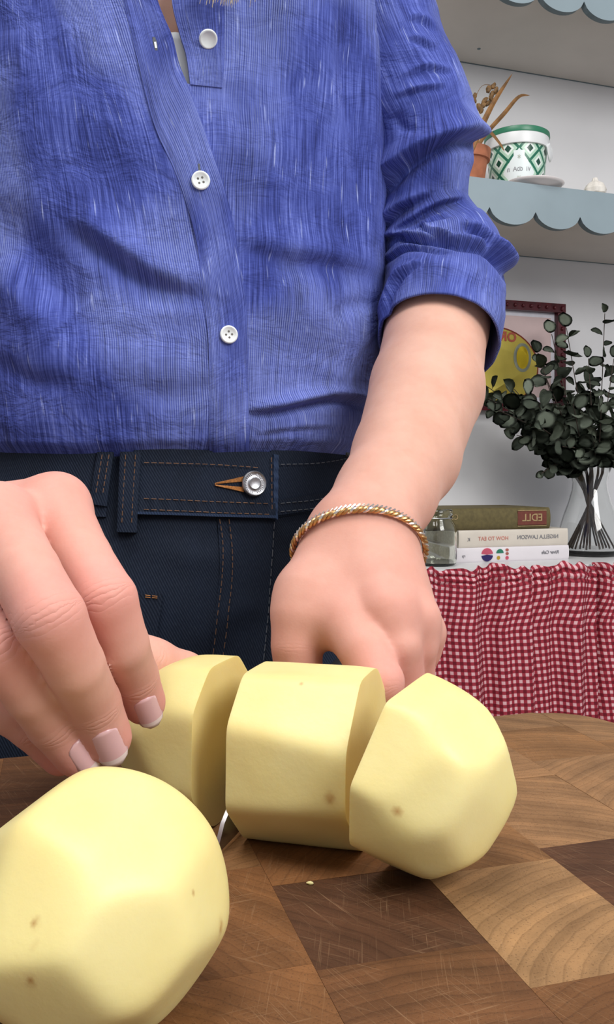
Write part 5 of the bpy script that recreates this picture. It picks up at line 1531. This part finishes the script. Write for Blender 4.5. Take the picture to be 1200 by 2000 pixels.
def sleeve_world(C_, name):
    nlen, nr = len(C_), 60; pts = C_[:, :3]; rad = C_[:, 3]
    tan = np.gradient(pts, axis=0); tan /= np.linalg.norm(tan, axis=1, keepdims=True); up = np.array((1.0, 0, 0)); V = np.zeros((nlen, nr, 3)); uv = np.zeros((nlen, nr, 2))
    al = np.concatenate([[0], np.cumsum(np.linalg.norm(np.diff(pts, axis=0), axis=1))])
    for i in range(nlen):
        up = up - tan[i] * (up @ tan[i]); up /= np.linalg.norm(up); sd = np.cross(tan[i], up); th = np.linspace(0, 2 * np.pi, nr)
        r = rad[i] * (1 + .05 * np.sin(al[i] * 160) + .03 * np.sin(3 * th + al[i] * 60)); V[i] = pts[i] + (np.cos(th)[:, None] * up + np.sin(th)[:, None] * sd) * r[:, None]
        uv[i, :, 0] = th * .045; uv[i, :, 1] = -al[i]
    o = pydata(name, V.reshape(-1, 3), grid_faces(nlen, nr), M['linen'], None, uv=uv.reshape(-1, 2)); o.parent = shirt
    s = o.modifiers.new('thick', 'SOLIDIFY'); s.thickness = .002
sleeve_world(sleeveL(), 'rolled_sleeve')

# ------------------------------------------------------------ jeans
def jp(z):
    a = np.interp(z, [-.26, -.15, -.08, -.03, .0, .028], [.176, .174, .163, .146, .1345, .131]); b = np.interp(z, [-.26, -.15, -.08, -.03, .0, .028], [.108, .106, .100, .0945, .0915, .0895]); return a, b
JF = [([(300, 1060), (380, 1090), (470, 1080)], 26, .0012, 'sym'), ([(540, 1060), (600, 1100), (640, 1180)], 22, -.0016, 'sym'), ([(380, 1270), (450, 1200), (520, 1180)], 26, .0014, 'sym')]
NZJ, NPJ = 90, 300
V, UVs = loft_torso(jp, -.26, .028, NZJ, NPJ, JF, .0010)
vs = list(V.reshape(-1, 3)); fs = grid_faces(NZJ, NPJ); uv = list(UVs.reshape(-1, 2))
# legs down to the shoes
for s in (-1, 1):
    base = len(vs); nl, nr = 30, 40
    for i in range(nl):
        f = i / (nl - 1); z = -.20 - f * (CZ - .20 - .07)
        rr = np.interp(f, [0, .15, .5, .75, 1], [.092, .086, .066, .060, .055]); cx = s * np.interp(f, [0, .1, 1], [.082, .086, .09])
        for k in range(nr):
            a = 2 * math.pi * k / (nr - 1); q = TC + RV * (cx + rr * math.cos(a)) + FVv * (rr * math.sin(a) * 1.0) + Vector((0, 0, CZ + z)); vs.append(tuple(q)); uv.append((rr * a, z))
    fs += [(base + i * nr + k, base + i * nr + k + 1, base + (i + 1) * nr + k + 1, base + (i + 1) * nr + k) for i in range(nl - 1) for k in range(nr - 1)]
jeans = pydata('jeans', vs, fs, M['denim'], uv=uv); pchild(jeans); jeans['label'] = 'dark indigo jeans with tan topstitching'
jb = BVHTree.FromPolygons([Vector(v) for v in V.reshape(-1, 3)], grid_faces(NZJ, NPJ))
for s in (-1, 1):
    bm = bmesh.new(); c = TC + RV * (s * .09) + Vector((0, 0, .0))
    prof = [(-.06, .030, .075), (-.03, .038, .085), (.04, .040, .070), (.10, .046, .055), (.15, .042, .040), (.185, .022, .025)]; prev = None
    for (y, w_, h_) in prof:
        ring = [bm.verts.new(c + FVv * y + RV * (w_ * math.cos(a)) + Vector((0, 0, max(0.001, h_ * .5 + h_ * .5 * math.sin(a))))) for a in np.linspace(0, 2 * math.pi, 17)[:-1]]
        if prev:
            for k in range(16): bm.faces.new((prev[k], prev[(k + 1) % 16], ring[(k + 1) % 16], ring[k]))
        else: bm.faces.new(ring[::-1])
        prev = ring
    bm.faces.new(prev); pchild(bm_obj('shoe', bm, M['shoe']))
def jpatch(name, L_c, R_c, n, m_, off, mat=None, rot=0, push=None):
    return patch_obj(name, jb, L_c, R_c, n, m_, off, mat or M['denim'], jeans, uvrot=rot, push=push)
# waistband: under part on the right, over part with the button on the left
jpatch('waistband', [(1, 872), (1, 1000)][:2], [(208, 885), (208, 1010)], 14, 30, .0022)
jpatch('waistband', [(262, 876), (268, 1004)], [(532, 884), (534, 1014)], 16, 50, .0034)
jpatch('waistband', [(528, 880), (530, 1012)], [(722, 868), (716, 984)], 16, 34, .0012)
# lower seam allowance of the waistband (a raised cord) and worn front edge
jpatch('waistband_seam', [(268, 975), (268, 1004)], [(533, 984), (534, 1014)], 6, 50, .0046, push=lambda n, m: .0005 * np.sin(np.linspace(0, 60, m))[None, :] * np.ones((n, 1)))
jpatch('waistband_seam', [(534, 978), (534, 1008)], [(718, 950), (716, 982)], 6, 34, .0024)
jpatch('worn_edge', [(529, 888), (530, 1014)], [(539, 890), (538, 1016)], 30, 4, .0042, M['denim_edge'], push=lambda n, m: .0004 * np.sin(np.linspace(0, 40, n))[:, None] * np.ones((1, m)))
jpatch('worn_edge', [(270, 1000), (270, 1005)], [(534, 1008), (535, 1013)], 3, 50, .0052, M['denim_edge'])
# fly: raised front flap
jpatch('fly_flap', [(424, 1006), (429, 1110), (420, 1200), (406, 1330)], [(534, 1012), (529, 1110), (522, 1210), (512, 1330)], 40, 30, .0008)
# belt loops
loops = []
for (a, b, c, d_) in (((192, 884), (178, 985), (224, 884), (210, 990)), ((237, 884), (230, 1040), (276, 884), (268, 1041))):
    o, top, _ = jpatch('belt_loop', [a, b], [c, d_], 26, 8, .0058 if b[1] > 1000 else .0042, push=lambda n, m: .0010 * np.sin(np.linspace(0, math.pi, n))[:, None] * np.ones((1, m)) - .0009 * (np.abs(np.linspace(-1, 1, m)) > .8)[None, :])
# coin pocket corner, side label
jpatch('coin_pocket', [(240, 1158), (250, 1300)], [(318, 1160), (298, 1300)], 12, 8, .0016)
o, _, _ = jpatch('side_label', [(664, 876), (674, 892)], [(684, 874), (676, 893)], 4, 3, .0030, M['grey_thread'])
def stitches(name, polys, bv, mat, off=.0022, dash=.0026, gap_=.0012, rad=.00028):
    bm = bmesh.new()
    for pts in polys:
        n = 120; C_ = cat(pts, n) if len(pts) > 1 else pts; W = []
        for x, y in C_:
            h, nn = cast(bv, x, y)
            if h is None: continue
            if nn.dot(h - CAM) > 0: nn = -nn
            W.append((h + nn * off))
        acc = 0; cur = [W[0]]; on = True
        for a, b in zip(W, W[1:]):
            acc += (b - a).length; 
            if on: cur.append(b)
            if on and acc > dash:
                if len(cur) > 1: tube(bm, [cur[0], cur[len(cur) // 2], cur[-1]], rad, 5)
                on = False; acc = 0
            elif not on and acc > gap_: on = True; acc = 0; cur = [b]
    o = bm_obj(name, bm, mat); o.parent = jeans; o['kind'] = 'stuff'
    return o
stitches('topstitching', [[(428, 1014), (434, 1060), (433, 1120), (426, 1190), (412, 1300)], [(446, 1014), (452, 1070), (452, 1130), (446, 1190), (432, 1300)]], jb, M['tan_thread'], .0020)
stitches('topstitching', [[(282, 905), (400, 908), (505, 915)], [(282, 975), (400, 980), (526, 985)], [(282, 996), (400, 1001), (526, 1006)], [(524, 895), (526, 1000)]], jb, M['tan_thread'], .0050)
stitches('topstitching', [[(545, 908), (620, 905), (690, 893)], [(545, 984), (620, 976), (700, 955)], [(545, 1000), (620, 992), (700, 972)]], jb, M['grey_thread'], .0028)
stitches('topstitching', [[(204, 890), (190, 975)], [(217, 890), (203, 975)], [(248, 890), (240, 1025)], [(266, 890), (259, 1025)]], jb, M['tan_thread'], .0066)
stitches('bar_tack', [[(231, 1026), (264, 1027)], [(231, 1030), (264, 1031)], [(231, 1028), (264, 1029)]], jb, M['orange_thread'], .0062, .02, .0001, .0005)
stitches('topstitching', [[(534, 1020), (528, 1110), (521, 1210), (512, 1300)]], jb, M['grey_thread'], .0020, .004, .001, .00022)
stitches('bar_tack', [[(284, 1162), (310, 1165)], [(284, 1166), (308, 1168)]], jb, M['orange_thread'], .0022, .003, .001)
# keyhole buttonhole: orange bar stitches converging to the left
bm = bmesh.new()
for k in range(24):
    f = k / 23; x = 418 + f * 50
    for s in (-1, 1):
        wy = 3 + f * 12
        h0, n0 = cast(jb, x, 947 + s * wy * .35); h1, n1 = cast(jb, x + 4, 947 + s * wy)
        if n0.dot(h0 - CAM) > 0: n0 = -n0
        tube(bm, [h0 + n0 * .0040, h1 + n0 * .0044], .0004, 5)
o = bm_obj('buttonhole', bm, M['orange_thread']); o.parent = jeans; o['kind'] = 'stuff'
# metal shank button
h, n = cast(jb, 490, 946)
if n.dot(h - CAM) > 0: n = -n
q = n.to_track_quat('Z', 'Y').to_matrix().to_4x4(); mm = Matrix.Translation(h + n * .0052) @ q
bm = bmesh.new()
lathe(bm, [(0, -.001), (.0072, -.001), (.0079, .0004), (.0079, .0016), (.0073, .0022), (.0066, .0016), (.0046, .0013), (.0038, .0017), (.0034, .0024), (.0028, .0022), (0, .0016)], 48)
bm.transform(mm); jbut = bm_obj('jeans_button', bm, M['silver'], None, sharp=60); jbut.parent = jeans
r_ = random.Random(2)
bm = bmesh.new()
for k in range(30):
    a = 2 * math.pi * k / 30
    if k in (7, 8, 22, 23): continue
    v = box_bm(bm, (0, 0, 0), (.00035, .0012 * r_.uniform(.7, 1), .0006), Matrix.Translation((.0056 * math.cos(a), .0056 * math.sin(a), .0017)) @ Matrix.Rotation(a - math.pi / 2 + r_.uniform(-.4, .4), 4, 'Z'))
bm.transform(mm); o = bm_obj('stamped_lettering', bm, M['silver'], None, smooth=False); o.parent = jeans; o['kind'] = 'stuff'

# ------------------------------------------------------------ bracelet and ring
wc = np.array(P(712, 1040, .4300)); wd = np.array(P(700, 1100, .425)) - np.array(P(735, 960, .462)); wd /= np.linalg.norm(wd)
wa = Vector(wd); side_ = Vector((1, .0, .03)).normalized(); wa = (wa - side_ * wa.dot(side_)).normalized(); dor = wa.cross(side_).normalized()
if dor.y > 0: dor = -dor
wa2 = (wa + Vector((0, 0, 0))).normalized()
arm_bvh = BVHTree.FromPolygons([Vector(v) for v in VR], [tuple(q) for q in FR])
cen = P(700, 1078, .428); ringp = []
NB = 260
for k in range(NB):
    a = 2 * math.pi * k / NB
    dr = side_ * math.cos(a) + dor * math.sin(a)
    # slightly tilted loop
    drt = dr
    hit = arm_bvh.ray_cast(cen + drt * .08, -drt, .08)
    r_a = (hit[0] - cen).length if hit[0] is not None else .028
    ringp.append((a, drt, r_a))
rr_ = np.array([r for _, _, r in ringp]); 
for _ in range(30): rr_ = (np.roll(rr_, 1) + rr_ + np.roll(rr_, -1)) / 3
brac = empty('bracelet', cen); tag(brac, 'gold bracelet twisted with pale links round the wrist of the knife hand', 'bracelet')
def strand(phase, mat, name, rad, tw=.0011, ntw=24, flat=1):
    bm = bmesh.new(); pts = []
    for k, (a, dr, _) in enumerate(ringp):
        nrm_ = dr; t_ = wa
        w_ = a * ntw + phase
        pts.append(dr * (rr_[k] + .0022 + tw * math.cos(w_)) + t_ * tw * math.sin(w_))
    pts.append(pts[0]); tube(bm, pts, rad, 7)
    return bm_obj(name, bm, mat, brac)
strand(0, M['gold'], 'strand', .0009, .0009); strand(math.pi * .66, M['gold'], 'strand', .0009, .0009); strand(math.pi * 1.33, M['silverchain'], 'strand', .0008, .0009)
bm = bmesh.new()
for k in range(0, NB, 3):
    a, dr, _ = ringp[k]; c = dr * (rr_[k] + .0026) - wa * .0020
    tg = wa.cross(dr).normalized(); dq = (wa * .7 + tg * .7).normalized()
    tube(bm, [c - dq * .0017, c + dq * .0017], [.0005, .0005], 6)
o = bm_obj('links', bm, M['silverchain'], brac); o['kind'] = 'stuff'
# ring on the ring finger of the other hand
(pa, ra), (pb, rb) = hand_fingers_L['ring'][0], hand_fingers_L['ring'][1]
cen = Vector(P(-18, 1196, .270)); axf = (Vector(hand_fingers_L['ring'][2][0]) - Vector(pb)).normalized()
# put it on the finger's own axis
t = (cen - Vector(pb)).dot(axf); cen = Vector(pb) + axf * min(max(t, .0), .016)
s1 = axf.orthogonal().normalized(); s2 = axf.cross(s1)
ro = empty('ring', cen); tag(ro, 'thin silver ring on the finger at the left picture edge', 'ring')
bm = bmesh.new(); tube(bm, [s1 * math.cos(a) * .0106 + s2 * math.sin(a) * .0106 for a in np.linspace(0, 2 * math.pi, 50)], .0011, 8, cap=False); bm_obj('band', bm, M['silverchain'], ro)
bm = bmesh.new()
for k in range(40):
    a = 2 * math.pi * k / 40; bmesh.ops.create_icosphere(bm, subdivisions=1, radius=.0007, matrix=Matrix.Translation((s1 * math.cos(a) + s2 * math.sin(a)) * .0113))
o = bm_obj('stones', bm, M['silverchain'], ro); o['kind'] = 'stuff'

for o in bpy.data.objects:
    g = {'eucalyptus_stem': 'eucalyptus stems in the vase', 'book': 'books stacked on the console table', 'potato_piece': 'cut potato pieces on the board',
         'dried_leaf': 'dried leaves in the terracotta pot', 'wall_shelf': 'scalloped wall shelves'}.get(o.name.split('.')[0])
    if g and o.parent is None: o['group'] = g
